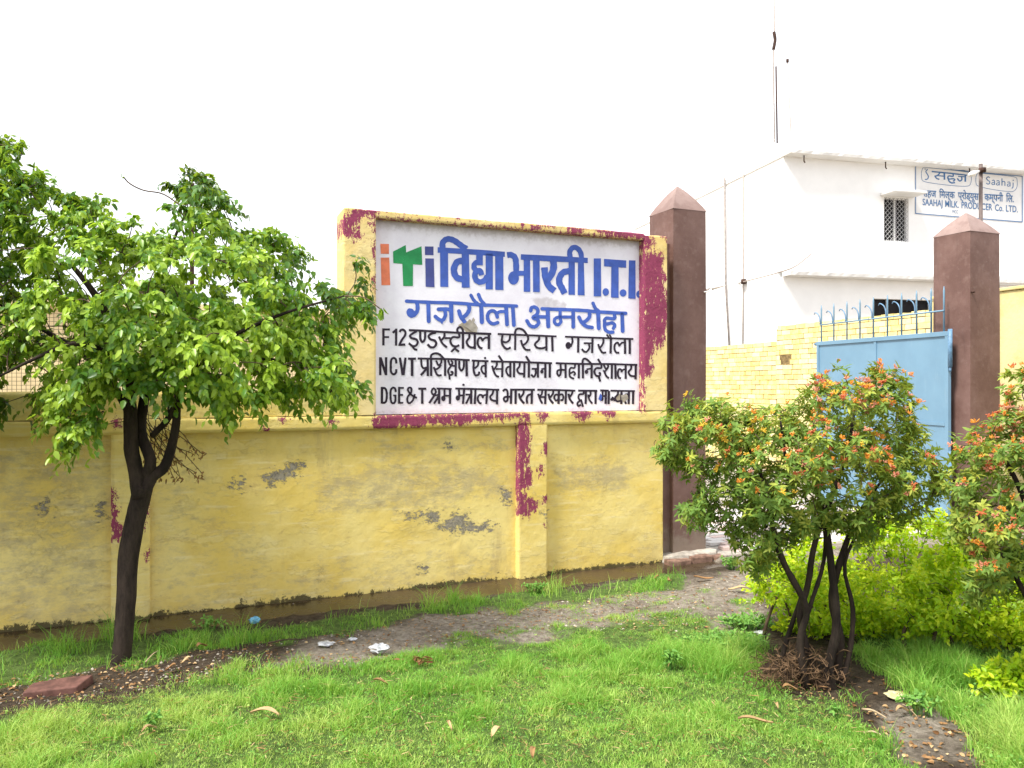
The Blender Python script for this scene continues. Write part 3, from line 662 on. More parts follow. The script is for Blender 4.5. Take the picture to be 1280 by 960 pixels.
L4 = '''2.9:475.3,446.5 475.3,469 ; 2.9:482.6,446.5 482.6,469 ; 3.2:475.5,447 482.4,468.5 ; 2.8: 495.3,454.4 494.8,449.5 492,447.5 489,450 488.4,458 488.9,465 492,467.9 494.9,465.6 495.3,461.5 ;
3.1:499.8,447 503.4,469 ; 3:506.8,447 504.1,469 ; 2.7:510,448.3 519.9,448.4 ; 3.4:515,448.4 515,470 ;
2.6:522,448.1 560,448.8 587,450.2 ; 2.5: 526.5,449 526.8,456 529,460 534,459.3 ; 3:534.5,449 534.7,470 ; 2.9:533.5,460.4 526,469 ;
2.8:538.8,449 538.8,470 ; 2.8: 538.2,448.5 539.3,443.6 544.5,441.6 550,443.4 555.5,449.6 ; 2.4: 545,450.5 547.8,456.4 551.3,453.5 551.8,449.6 ; 2.5: 551.3,455.5 548,460 543.8,461.6 541.9,458.8 ; 2.6: 543.3,461.6 545.4,467 548,469.3 552,468.8 ; 2.8:556.3,449 556.2,470 ;
2.4: 560,450 562.4,456 565.6,453.8 563.8,450.4 ; 2.3:562.5,456.6 569,457.6 ; 2.6: 563.6,457.6 560.2,463 561.6,468.4 565,468 565.6,465 563,464.8 ; 2.6:561.5,468 562,474.6 ; 3:569.5,449.6 569.5,470.6 ;
2.7: 574,451 574,459 576.6,463.2 579.4,459 579.7,451 ; 3:583,450.4 583.3,470.4 ; 2.5:589.5,450.6 610.5,451.6 ; 2.7: 592,451 591.8,462 594,468.8 598.2,468 598.8,464.4 ; 2.5: 598,452 597,457 593,460.6 ;
2.9:607,452 607,471.6 ; 2.5:607,456.8 602.8,457.8 601.6,462 604,466.4 607,467 ; e:606.3,447.5 1.5,1.5 ;
2.6:613.5,451.7 650,452.6 690,454 ; 2.6: 615,457 617,464 620,469.4 623.6,471 ; 2.4:621,452.6 620.5,457 617.4,462 ; 2.2:619.5,461.2 627.5,461.2 ; 2.8:628,452.4 627.5,471.6 ; 2.7:623,444.2 628,451.6 ;
2.8:637.8,453 637.8,471.6 ; 2.5:637.5,458 633.8,459.5 632.6,464 635,468.8 637.5,469.4 ; 2.8:642.6,453 642.3,471.6 ;
2.6: 649.8,453 649,458 646.4,462 648.6,466.4 655,467.4 ; 2.8:655.5,453 655,472 ; 2.9:661,452.6 660.8,472 ; 2.7:657.2,445 661.8,452.4 ;
2.3:664.5,461 671.5,461 ; 2.5: 669.4,461 669.5,466.6 667.2,471 663.8,468 ; 2.8:672.3,453 672.3,472 ; e:677.2,464.6 2.1,2.4 ; 2.3:676.5,461.6 681,460.6 ; 2.8:681.6,453.6 681.5,472.4 ; 2.9:687.2,453.6 687,472 ;
2.5:694.5,453.9 730,454.9 760,455 796.5,456.1 ; 2.5: 700.5,454 700.8,465.5 698.6,469.8 696.2,466.3 698,462.6 707,462.4 ; 2.8:706.8,454 706.8,472.6 ;
2.3: 718.8,455 718,459.8 713.4,459.8 711.6,463.4 713,466.4 716.8,464.6 718.8,467 717,469.6 ; 2.4:711.8,464 712.3,470.6 717.5,473.6 ; 2.7:723.5,455 723.3,473 ;
2.7:728.5,455 728.5,473 ; 2.6: 727.8,454.5 728.5,449.8 731,448.2 735,450.5 739.8,456 ; e:733,464.8 2.3,2.7 ; 2.3:733,461.6 739,460.6 ; 2.8:739.5,455.4 739.2,473 ;
2.6: 751.5,455.4 751,460 745.2,460.2 742.7,464.6 745,469.4 749,469.8 750,466.6 748,466 ; 2.6:748,469 750.2,477 ; 2.6: 747.3,448.6 751.4,455.4 ;
2.4: 754.6,456 757.2,461 760,458.6 759.6,455.8 ; 2.3:759.5,460 756.2,464 753.6,463 ; 2.5:755.2,463.8 757.4,469.6 761,472.8 ; 2.7:764.7,456 764.5,473.6 ; 2.7:769,456 769.3,473.6 ;
2.5: 776,473 773,471.4 772.1,466 773.6,461.6 776.3,462.4 777,465.4 ; 2.2:777,464 779,462 782,461.6 ; 2.8:782,456.4 782,473.7 ; 2.6: 789,456.6 788.5,461 785.6,465 788,469.4 794,470.4 ; 2.8:794.5,456.6 794.3,474.2'''
L5 = '''3:477.5,483.6 477.3,504.5 ; 2.7: 477.5,484.8 481.4,485.6 483.3,490 483.3,498 481.6,502.8 477.5,503.6 ; 2.6: 494.5,490 494,486 491.2,484.5 488.5,487.5 488.1,495 488.9,502 491.5,504 494,501.6 494.3,494.5 ; 2:491.5,494.2 495.5,494.2 ;
2.8:498.8,483.5 498.8,504.6 ; 2.2:498,484.8 504.8,484.8 ; 2.2:498,493.6 503.8,493.6 ; 2.2:498,503.5 504,503.5 ;
2.5: 521,497.5 514.5,493.8 509.8,488 511,484.6 514,485.4 513.6,490.6 509.6,496 509,501 511.5,503.8 515.6,500.8 518.6,492.6 ; 2.8:522.8,485.8 532.8,485.9 ; 3:527.7,486 527.7,504.8 ;
2.4: 541,485.2 539.4,489.6 541.4,493.2 544.6,490.6 543.6,486.4 541,485.2 ; 2.7:544,492.4 536.4,504 ; 2.7: 548,495.6 542.4,504.6 ; 2.2:543.5,494.2 548.5,493.4 ; 2.5:545.5,485.6 564.5,486.2 ; 3:548.8,486 548.8,504.8 ;
2.6:555.5,486 555.5,496 ; e:554.2,498 2.7,3.5 ; 2.3:556,494.6 562.5,494.6 ; 2.9:562.5,486 562.3,504.8 ;
2.5:569,485.6 600,486.4 624,487.3 ; e:579.2,481 1.6,1.4 ; 2.6:573.5,486 574,496 ; e:572.2,497.4 2.8,3.4 ; 2.3:574,494.2 579,494.2 ; 2.8:580,486 578.6,504.9 ;
2.3: 581.8,493.2 588.6,493.2 ; 2.7:587.5,494.5 582.4,504.6 ; 3:589,486 588.8,504.8 ; 2.8:594.3,487 593.3,505 ; 2.5: 601.8,504.4 598.6,503 597,498 599,493.8 602.4,494.2 603.5,497.6 ; 2.2:603.4,495.6 605.5,493.8 608.5,493.5 ; 2.8:609,487 607.7,504.9 ;
2.6: 616.5,487.6 615.6,492 612.6,496 614.6,500 621,501.4 ; 2.9:621.3,487.6 621,505.5 ;
2.6: 628.5,489 631,486.8 634,488.5 634.5,496.5 634,500.6 631.5,501.8 629.6,499 631.5,496.2 640,496 ; 2.5:637.5,487 668.5,487.2 ; 2.9:639,487 638.5,505 ; 3:644.5,487 644.3,505 ;
2.6: 654.5,488 654,492 650,497.4 ; 2.8:648.5,491.6 650,498 655.2,504.4 ; 2.9:664.8,487.6 664.3,505 ; 2.8: 664,492.6 660,494.2 658.2,498.6 658.9,504.6 ;
2.5:671.5,487.2 700,487.7 719,488.4 ; 2.6:672.5,492 675,499 677.8,504.5 ; 2.4:677.8,488 677,492.6 675,496 681,496.2 ; 2.9:682,488 681.3,505.2 ; 2.5: 691.5,488 691,492 687.6,497 ; 2.7:685.5,492 687,498.6 691.6,504.5 ;
2.8:698.5,488 698,505 ; 2.4: 698,494 694.6,493.2 692.6,497 695,500.8 698,498.4 ; 2.4:698.5,494 702.4,492.8 704,496.5 702.6,500.4 700.4,499.4 ; 2.8:707.3,488 706.8,505.2 ; 2.5: 715.5,488.6 715,492 711.6,497 ; 2.7:710.5,492 712,498.6 716.4,504.5 ;
2.5:722.5,488.2 746.5,488.5 ; 2.5: 729.5,488.6 729,492.4 724.2,493 722.9,497 725,500.4 727.5,500 ; 2.5: 724.5,501 721.6,504 722.8,507.4 726,505.8 ; 2.5:726,499.4 728.6,508.6 ; 2.8:732.3,488.6 731.8,505 ;
2.4: 738,489 738,493 735.4,497 ; 2.3:735,493 736.4,499.6 740.4,504.4 ; 2.8:744.5,488.6 744.3,505 ; 2.5:750,487.9 761,488.4 ; 2.4:763,488.3 793.5,488.8 ; 2.4:753.2,488.6 753,497 ; e:752.2,498.6 2.1,2.7 ; 2.3:752.5,495 757,495 ; 2.8:757.2,488.2 756.8,505 ; 2.8:761,488.6 760.5,505.2 ;
e:764.6,499.2 2,1.9 ; 2.2:764.5,496.4 767,498 768,501.5 ; 2.4: 772.5,489 772,493 768.6,497.4 771,501.6 776,501 ; 2.8:776.8,489 776.5,505.2 ; 2.5: 786,492.6 781.4,493.6 779.9,498.6 782.6,505 ; 2.8:786,489 785.7,505.2 ; 2.9:791.3,489 791,505.2'''
for body, mt, lb in ((L1, 'l_blue', 'large blue heading lettering'), (L2, 'l_blue', 'smaller blue second line of lettering'), (L3, 'l_black', 'black third line of lettering'), (L4, 'l_black', 'black fourth line of lettering'), (L5, 'l_black', 'black bottom line of lettering')):
    strokes2mesh('lettering', P_(body, 'r' if body is L2 else 's'), M[mt], sg, bmap)['label'] = lb
strokes2mesh('paint_smear', P_('p:747.6,499 750,491.5 752.4,495 751,501.5'), M['l_blue'], sg, bmap, .005)
# bare plaster showing through the white paint and letters
strokes2mesh('plaster_scar', P_('p:577,406 584,402.4 588.8,401.4 591.3,396.6 593.6,399.6 592.4,403 595,406 597,409.4 595.6,415.6 589,414.4 584,410 ; p:776,494 783,492.4 785.2,498 780,502.6 776.4,500'), M['mortar'], sg, bmap, .0052)

# ------------------------------------------------------------------ gate pillars
def pillar(name, corner, wd, dp, z0, zs, za, label, skew=0.0):
    """square shaft whose near left corner stands at `corner`; cap = bulging pyramid"""
    o = np.array(corner); back = -N1
    root = empty(name, (corner[0], corner[1], z0), label, 'gate pillar', 'brown gate pillars either side of the entrance')
    mb = MB(); n = 14; lev = np.linspace(z0, zs, 30); seg = 6
    ring = []
    for a in range(seg): ring.append((a / seg * wd, 0))
    for a in range(seg): ring.append((wd, a / seg * dp))
    for a in range(seg): ring.append((wd - a / seg * wd, dp))
    for a in range(seg): ring.append((0, dp - a / seg * dp))
    ring = [(min(max(a, .0), wd), min(max(b, .0), dp)) for a, b in ring]
    def rc(a, b, r=.014):        # worn, rounded arrises
        for ca in (0, wd):
            for cb in (0, dp):
                if abs(a - ca) < 1e-6 and abs(b - cb) < 1e-6: return a + (r if ca == 0 else -r) * .35, b + (r if cb == 0 else -r) * .35
        return a, b
    V = []; Fs = []; k = len(ring)
    for z in lev:
        wz = 1 + .010 * math.sin(z * 2.1 + wd * 9)
        for (a, b) in ring:
            a, b = rc(a, b); a = (a - wd / 2) * wz + wd / 2; b = (b - dp / 2) * wz + dp / 2
            j = .004 * (float(vn(np.array(a * 9 + z * 4), np.array(b * 9 - z * 3), 88)) - .5)
            p = o + D1 * (a + j) + back * (b + j); V.append((p[0], p[1], z))
    for i in range(len(lev) - 1):
        for q in range(k): Fs.append((i * k + q, i * k + (q + 1) % k, (i + 1) * k + (q + 1) % k, (i + 1) * k + q))
    mb.add(V, Fs); sh = mb.build('shaft', M['brown'], root, True)
    try: sh.data.set_sharp_from_angle(angle=math.radians(35))
    except Exception: pass
    # cap
    mb = MB(); V = []; Fs = []; steps = 7
    for i in range(steps + 1):
        t = i / steps; r = (1 - t) ** .82 if t < 1 else 0; r = max(r, .03)
        z = zs + (za - zs) * (t ** .95)
        for (a, b) in ring:
            a2 = wd / 2 + (a - wd / 2) * r * 1.005; b2 = dp / 2 + (b - dp / 2) * r * 1.005
            p = o + D1 * a2 + back * b2; V.append((p[0], p[1], z + (.0 if i else -.002)))
    for i in range(steps):
        for q in range(k): Fs.append((i * k + q, i * k + (q + 1) % k, (i + 1) * k + (q + 1) % k, (i + 1) * k + q))
    Fs.append(tuple(steps * k + q for q in range(k)))
    mb.add(V, Fs); cp = mb.build('cap', M['brown'], root, True)
    try: cp.data.set_sharp_from_angle(angle=math.radians(32))
    except Exception: pass
    return root, o, back
c1 = (.2084 * 6.98, 6.98)
pl1, o1, bk1 = pillar('gate_pillar', c1, .365, .40, .03, 3.175, 3.43, 'brown square pillar with pointed cap, touching the right end of the sign wall')
c2 = (.5925 * 8.04, 8.04)
pl2, o2, bk2 = pillar('gate_pillar', c2, .46, .44, -.02, 3.18, 3.42, 'brown square pillar with pointed cap, carrying the blue gate on its left side')
s1c, d1c = sdof(np.array(c1[0]), np.array(c1[1])); s1c = float(s1c); d1c = float(d1c)
b = MB(); b.wbox(1.496, s1c + .01, -.2, 2.86, -.29, -.16); b.build('infill', M['brown'], pl1)
# footing of pillar 1: mortar skirt and bricks
b = MB()
ringp = [(-.16, .02), (-.15, .13), (-.02, .17), (.2, .16), (.40, .15), (.46, .08), (.45, -.3), (.0, -.3)]
V = [W(s1c + a, -.04, d1c + q) for a, q in ringp] + [W(s1c + a * .9 + .01, .05 + .012 * (i % 3), d1c + q * .85) for i, (a, q) in enumerate(ringp)] + [W(s1c + .17, .07, d1c - .05)]
k = len(ringp); b.add(V, [(i, (i + 1) % k, k + (i + 1) % k, k + i) for i in range(k)] + [(k + i, k + (i + 1) % k, 2 * k) for i in range(k)])
b.build('mortar_skirt', M['mortar'], pl1, False, bevel=.006)
for i, (a0, a1) in enumerate(((-.17, .05), (.065, .285), (.30, .47))):
    b = MB(); j = .012 * (i % 2); b.wbox(s1c + a0, s1c + a1, -.05, .045 + j, d1c + .10, d1c + .215 - j); b.build('brick', M['redbrick'], pl1, bevel=.012)
b = MB(); b.tube([W(s1c + .34, 2.43, d1c + .002), W(s1c + .345, 2.43, d1c + .05), W(s1c + .375, 2.45, d1c + .06)], .008, 6); b.build('insulator', M['lamp'], pl1, True)
b = MB(); b.tube([tuple(list(o2 + D1 * .02 + N1 * .0) + [2.54]), tuple(list(o2 + D1 * .02 + N1 * .03) + [2.54])], .012, 6); b.build('bolt', M['rust'], pl2, True)

# ------------------------------------------------------------------ blue gate, swung inwards
GA = np.array([(1187 - CX) / F * 8.13, 8.13]); GB = np.array([(1022 - CX) / F * 10.3, 10.3])
gl_ = np.linalg.norm(GB - GA); ge = (GB - GA) / gl_; gn = np.array([ge[1], -ge[0]]); gn = gn if gn[1] < 0 else -gn
gate = empty('metal_gate', (GA[0], GA[1], .06), 'pale blue sheet metal gate leaf with spiked bars on top, swung open', 'gate')
zt = 2.139; zb = .08
b = MB(); b.obox(GA, ge, gn, .03, gl_ - .03, -.004, .004, zb + .03, zt - .03); b.build('sheet', M['blue_metal'], gate)
for (a0, a1, z0, z1) in ((0, gl_, zt - .05, zt), (0, gl_, zb, zb + .05)):
    b = MB(); b.obox(GA, ge, gn, a0, a1, -.022, .022, z0, z1); b.build('rail', M['blue_metal'], gate, bevel=.003)
for a0 in (0, gl_ - .045):
    b = MB(); b.obox(GA, ge, gn, a0, a0 + .045, -.02, .02, zb + .05, zt - .05); b.build('stile', M['blue_metal'], gate, bevel=.003)
for z0 in (1.14,):
    b = MB(); b.obox(GA, ge, gn, .05, gl_ - .05, .0045, .016, z0, z0 + .035); b.build('rib', M['blue_metal'], gate)
b = MB(); b.obox(GA, ge, gn, gl_ / 2 - .02, gl_ / 2 + .02, .0045, .014, zb + .05, zt - .05); b.build('rib', M['blue_metal'], gate)
for z0 in (.5, 1.78):
    b = MB(); q = GA - ge * .02 + gn * .012; b.tube([(q[0], q[1], z0 - .02), (q[0], q[1], z0 + .38)], .022, 10); b.build('hinge', M['blue_dark'], gate, True)
    b = MB(); q = GA - ge * .02 + gn * .012; b.tube([(q[0], q[1], z0 - .07), (q[0], q[1], z0 - .021)], .013, 8); b.build('hinge_pin', M['blue_dark'], gate, True)
bx = [1026.7, 1042.3, 1058.7, 1075, 1091.7, 1109.3, 1127, 1145.7, 1164, 1180]
def onGate(px):
    t = (px - CX) / F; a = (t * GA[1] - GA[0]) / (ge[0] - t * ge[1]); return a
G3 = lambda a, z, off=0: tuple(GA + ge * a + gn * off) + (z,)
for i, px in enumerate(bx):
    a = onGate(px); top = 2.62
    b = MB(); b.tube([G3(a, zt), G3(a, top - .05), G3(a, top)], [.0095, .0095, .003], 6); b.build('bar', M['blue_metal'], gate, True)
    b = MB(); pts = [G3(a + .012, 2.37, .012), G3(a + .015, 2.44, .012), G3(a + .05, 2.50, .012), G3(a + .11, 2.53, .012), G3(a + .135, 2.51, .012)]
    if i < 9: b.tube(crom(pts, 4), .007, 6); b.build('hook', M['blue_dark'], gate, True)
b = MB(); b.tube([G3(onGate(1181), 2.36, .014), G3(onGate(1026), 2.36, .014)], .010, 6); b.build('top_rail', M['blue_metal'], gate, True)
b = MB(); b.tube([G3(gl_ + .0, zt - .03), G3(gl_ + .05, zt - .03)], .02, 8); b.build('latch', M['blue_dark'], gate, True)

# ------------------------------------------------------------------ brick side wall
BA = np.array([4.71, 13.8]); be = np.array([-.317, .948]); be /= np.linalg.norm(be); bn = np.array([-be[1], be[0]]); bn = bn if bn[0] < 0 else -bn
bw = empty('brick_wall', (BA[0], BA[1], 0), 'bright yellow painted brick wall with a step in its top, behind the blue gate', 'wall')
SEC = ((-3.35, 0.0, 2.60), (0.0, 6.5, 2.33))
for a0, a1, zt_ in SEC:
    b = MB(); b.obox(BA, be, bn, a0, a1, -.22, -.012, -.1, zt_ - .05); b.build('core', M['joint'], bw)
bricks = []; ch = .0865; Lb = .235
for a0, a1, zt_ in SEC:
    nrow = int((zt_ - .0) / ch)
    for r in range(nrow):
        z1 = zt_ - r * ch; z0 = z1 - ch + .009
        hdr = (r % 2 == 1); ln = Lb if not hdr or random.random() < .4 else Lb * .52
        a = a0 + (0 if not hdr else -.0)
        first = True
        while a < a1 - .02:
            l = (Lb * .5 if (first and hdr) else (Lb * random.uniform(.94, 1.05) if (r % 3) else random.choice([Lb, Lb * .5, Lb * .8]))); first = False
            e = min(a + l, a1)
            q = BA + be * (a + e) / 2; p = topx(q[0], q[1], (z0 + z1) / 2)
            hole = abs(p[0] - 982) < 5 and 442 < p[1] < 457
            if not hole and e - a > .05: bricks.append((a + .003, e - .003, z0, z1, r, p[0], p[1]))
            a = e + .006
def vis(t):
    px, py = t[5], t[6]
    gt = 427 - (px - 1022) * .075
    if px < 884 or px > 1166: return 0
    if px > 1022 and py > gt: return .1
    if py > 510: return .2
    return 1 + 1 / (1 + abs(py - 400) / 400)
bricks.sort(key=lambda t: -vis(t) * 100 - (1 if t[5] > 0 else 0))
rest = MB()
def brickgeo(mb, t):
    a0, a1, z0, z1 = t[:4]; j = random.uniform(-.007, .006); jz = random.uniform(-.003, .003); tl = random.uniform(-.003, .003)
    g_ = lambda a, q, z: (BA[0] + be[0] * a + bn[0] * q, BA[1] + be[1] * a + bn[1] * q, z)
    top = random.uniform(-.012, .004) if t[4] == 0 else 0
    mb.hexa([g_(a0, j, z0 + jz), g_(a1, j + tl, z0 + jz), g_(a1, -.1, z0 + jz), g_(a0, -.1, z0 + jz), g_(a0, j, z1 + jz + top), g_(a1, j + tl, z1 + jz + top), g_(a1, -.1, z1 + jz + top), g_(a0, -.1, z1 + jz + top)])
for i, t in enumerate(bricks):
    if i < 300:
        mb = MB(); brickgeo(mb, t); mb.build('brick', M['ybrick'], bw)
    else: brickgeo(rest, t)
tag(rest.build('brick_courses', M['ybrick'], bw), None, None, None, 'stuff')

ow = empty('plastered_wall', (BA[0] - be[0] * 5, BA[1] - be[1] * 5, 0), 'ochre plastered wall with worn lower plaster, right of the far gate pillar', 'wall')
b = MB(); b.obox(BA, be, bn, -8.5, -3.352, -.24, .01, -.1, 2.73); b.build('wall_face', M['olive'], ow, bevel=.01)
b = MB(); b.obox(BA, be, bn, -8.5, -3.352, -.26, .035, 2.733, 2.775); b.build('coping', M['olive'], ow, bevel=.01)
q = BA + be * (-3.9) + bn * .03
b = MB(); b.obox(q, be, bn, -.02, .02, -.02, .05, 2.3, 2.42); b.build('bracket', M['rust'], ow)

# ------------------------------------------------------------------ white two-storey building
E1 = np.array([.972, .235]); E1 /= np.linalg.norm(E1); E2 = np.array([-E1[1], E1[0]])
Q0 = np.array([(985 - CX) / F * 18.0, 18.0])
wb = empty('white_building', (Q0[0], Q0[1], 0), 'overexposed white two storey building with flat overhanging roof and painted company sign', 'building')
WO = .34; SO = .10
zr = EYE + (HY - 190) * 18 / F; zc = EYE + (HY - 343) * 18 / F
def bb(name, mat, a0, a1, c0, c1, z0, z1, par=None, bevel=0):
    m_ = MB(); m_.obox(Q0, E1, E2, a0, a1, c0, c1, z0, z1); return m_.build(name, mat, par or wb, bevel=bevel)
def b2(px, py, off=WO):
    """photo ray onto the front wall plane -> (a along wall, z)"""
    q = Q0 + E2 * off; t = (px - CX) / F; a = (t * q[1] - q[0]) / (E1[0] - t * E1[1]); Y = q[1] + E1[1] * a
    return a, EYE + (HY - py) * Y / F
# walls with window openings: front wall made of strips round the openings
wx0, wz1 = b2(1105, 246); wx1, wz0 = b2(1136, 303)
vx0, vz1 = b2(1093, 373); vx1, _ = b2(1166, 373); vz0 = vz1 - 1.1
R = 14.0
bb('wall', M['white'], SO, wx0, WO, WO + .25, zc + .15, zr)
bb('wall', M['white'], wx1, R, WO, WO + .25, zc + .15, zr)
bb('wall', M['white'], wx0, wx1, WO, WO + .25, wz1, zr); bb('wall', M['white'], wx0, wx1, WO, WO + .25, zc + .15, wz0)
bb('wall', M['white'], SO + .0, vx0, WO + .02, WO + .25, 0, zc); bb('wall', M['white'], vx1, R, WO + .02, WO + .25, 0, zc)
bb('wall', M['white'], vx0, vx1, WO + .02, WO + .25, vz1, zc); bb('wall', M['white'], vx0, vx1, WO + .02, WO + .25, 0, vz0)
bb('side_wall', M['white'], SO, SO + .25, WO + .252, 9, 0, zr)
bb('back_wall', M['white'], SO, R, 9.002, 9.25, 0, zr)
# roof slab with a ragged edge
def ragged(name, mat, a0, a1, c0, c1, z0, z1):
    m_ = MB(); n = 140; V = []
    rows = [(c0, z0), (c0 - .01, (z0 + z1) / 2), (c0, z1), (c1, z1), (c1, z0)]
    for i in range(n + 1):
        a = a0 + (a1 - a0) * i / n
        for j, (c, z) in enumerate(rows):
            jj = (random.uniform(-.006, .006) if j < 3 else 0); q = Q0 + E1 * a + E2 * (c + jj); V.append((q[0], q[1], z + (jj * .8 if j < 3 else 0)))
    k = len(rows); Fs = []
    for i in range(n):
        for j in range(k): Fs.append((i * k + j, (i + 1) * k + j, (i + 1) * k + (j + 1) % k, i * k + (j + 1) % k))
    Fs.append(tuple(range(k))[::-1]); Fs.append(tuple(n * k + j for j in range(k)))
    m_.add(V, Fs); return m_.build(name, mat, wb)
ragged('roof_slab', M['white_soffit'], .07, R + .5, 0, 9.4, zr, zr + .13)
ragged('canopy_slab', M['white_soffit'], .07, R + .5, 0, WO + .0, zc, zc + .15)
# upper window
wn = bb('window', M['dark'], wx0, wx1, WO + .16, WO + .2, wz0, wz1)
m_ = MB()
for a0, a1, z0, z1 in ((wx0, wx0 + .035, wz0, wz1), (wx1 - .035, wx1, wz0, wz1), (wx0 + .035, wx1 - .035, wz0, wz0 + .035), (wx0 + .035, wx1 - .035, wz1 - .035, wz1), ((wx0 + wx1) / 2 - .02, (wx0 + wx1) / 2 + .02, wz0 + .035, wz1 - .035)):
    m_.obox(Q0, E1, E2, a0, a1, WO + .06, WO + .09, z0, z1)
m_.build('frame', M['white'], wn)
m_ = MB(); st = .115
B3 = lambda a, c, z: tuple(Q0 + E1 * a + E2 * c) + (z,)
wW = wx1 - wx0; wH = wz1 - wz0
for sgn in (1, -1):
    k = -wH
    while k < wW:
        pts = []
        a0 = max(0, k); a1 = min(wW, k + wH)
        if a1 > a0:
            za, zb_ = (a0 - k), (a1 - k)
            if sgn < 0: za, zb_ = wH - za, wH - zb_
            m_.tube([B3(wx0 + a0, WO + .05 - .004 * sgn, wz0 + za), B3(wx0 + a1, WO + .05 - .004 * sgn, wz0 + zb_)], .0072, 4, False)
        k += st
m_.build('grille', M['steel'], wn)
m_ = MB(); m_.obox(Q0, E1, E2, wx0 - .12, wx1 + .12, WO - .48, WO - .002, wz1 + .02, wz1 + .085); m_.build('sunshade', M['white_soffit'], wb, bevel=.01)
vn_ = bb('window', M['dark'], vx0, vx1, WO + .16, WO + .2, vz0, vz1)
m_ = MB()
for i in range(5):
    a = vx0 + (vx1 - vx0) * i / 4; m_.obox(Q0, E1, E2, a - .015, a + .015, WO + .08, WO + .11, vz0, vz1)
m_.build('frame', M['steel'], vn_)
for px, py in ((1005, 190), (1107, 199), (1212, 210)):
    a, z = b2(px, py, .15); m_ = MB(); m_.tube([B3(a, .15, zr - .001), B3(a, .15, zr - .14), B3(a + .03, .15, zr - .17)], .014, 6); m_.build('hook', M['rust'], wb, True)
# painted company sign
def smap(x, y, lift):
    a, z = b2(x, y); q = Q0 + E1 * a + E2 * (WO - lift); return (q[0], q[1], z)
V = [smap(*p, .012) for p in ((1143, 206), (1278, 219.5), (1278, 278), (1143, 267.5))]
V2 = [smap(*p, .001) for p in ((1143, 206), (1278, 219.5), (1278, 278), (1143, 267.5))]
m_ = MB(); m_.add(V + V2, [(3, 2, 1, 0), (0, 1, 5, 4), (1, 2, 6, 5), (2, 3, 7, 6), (3, 0, 4, 7)]); 
M['signpaper'] = simple('pale_sign_paint', (.80, .80, .80), .04, .8, 3)
spn = m_.build('sign_panel', M['signpaper'], wb)
SB = '''1.1:1144,206.8 1176,210 ; 1.6:1182,210.2 1206,214 ; 1.1:1206,214 1277.5,220.5 ; 1.1:1144,206.5 1144,267.4 ; 1.2:1144,267 1277.5,277.6 ; 1.1:1277.2,220 1277.2,277.6 ;
.6: 1153,210 1151.4,215 1151.4,222 1154,226.8 1168,229.6 1190,232.2 1206,233 1211.5,231.5 1213.4,226 1213,218 1209,215.4 1190,213 1165,210.4 1153,210 ;
.6: 1222,216.4 1219.6,220 1219.4,229 1223,233 1240,237 1260,239.6 1266.5,239 1270.5,234 1270.6,225 1268,221.6 1255,219.6 1222,216.4 ;
1.7:1164,214.6 1185,216.6 1208,219.2 ; 1.8: 1174.4,216 1172,219 1168.6,220.6 ; 1.6: 1167.8,219.6 1170,223 1173.6,224.4 ; 1.3: 1172,219.8 1179,220.4 ; 2:1179.8,216.4 1180,224.8 ;
1.6: 1190.8,218 1190.6,220.6 1185.4,220.2 1184,222.6 1186,224 1191,223.6 1193,225 1190.6,226.8 ; 1.8: 1184.2,222 1185.8,226.6 1189,228.8 1193.2,228.4 ;
1.3:1197,220.6 1205.6,221.2 ; 1.7:1201.4,221 1201.6,224.8 1198.8,226.4 1196,223.2 ; 2.1:1206,219.4 1206,227.4 ;
1.3: 1159,211.8 1156.8,214.6 1158.6,218 1160,221 1158.6,224 1155.6,224.6 ; .9:1155.2,211.4 1156.6,212 ;
1.1: 1236.6,222.4 1234.6,221.2 1232.5,223 1234,225.4 1236.4,227 1236.2,229.6 1233.8,230.2 1232.2,228.8 ;
1: 1239.3,226 1241.6,225.4 1242.6,227 1242.7,231.2 ; .9: 1242.5,228 1239.8,228.4 1239.2,230.2 1240.8,231 1242.6,229.8 ;
1: 1245,226.6 1247.4,226 1248.4,227.6 1248.5,231.8 ; .9: 1248.3,228.6 1245.6,229 1245,230.8 1246.6,231.6 1248.4,230.4 ;
1.1:1251.8,223.2 1251.8,232.2 ; 1: 1251.8,228 1253.8,226.8 1255.4,228 1255.5,232.6 ; 1: 1258.6,228 1261,227.6 1262,229 1262.1,233.2 ; .9: 1261.9,230 1259.2,230.4 1258.6,232.2 1260.2,233 1262,231.8 ;
1.1: 1265.8,228.4 1265.6,234 1264,235.6 ; e:1265.9,225.6 .7,.8'''
strokes2mesh('lettering', P_(SB), M['l_sky'], spn, smap, .0150)
def fontline(words, x0, y0, x1, y1, hgt, wt=0.0, lift=.018, gap=.45):
    ms_ = []
    for wd_ in words:
        cu = bpy.data.curves.new('txt', 'FONT'); cu.body = wd_; cu.size = 1.0; cu.offset = wt; cu.resolution_u = 3
        o = bpy.data.objects.new('txt', cu); C.objects.link(o); bpy.context.view_layer.update()
        me = bpy.data.meshes.new_from_object(o); bpy.data.objects.remove(o)
        co = np.array([v.co[:] for v in me.vertices]); ms_.append((me, co[:, 0].min(), co[:, 0].max()))
    tot = sum(b_ - a_ for _, a_, b_ in ms_) + gap * (len(ms_) - 1); cur = 0
    for me, a_, b_ in ms_:
        for v in me.vertices:
            t = (cur + v.co.x - a_) / tot; px = x0 + (x1 - x0) * t; py = y0 + (y1 - y0) * t - v.co.y * hgt
            v.co = smap(px, py, lift)
        me.update(); link('lettering', me, M['l_sky'], spn); cur += b_ - a_ + gap
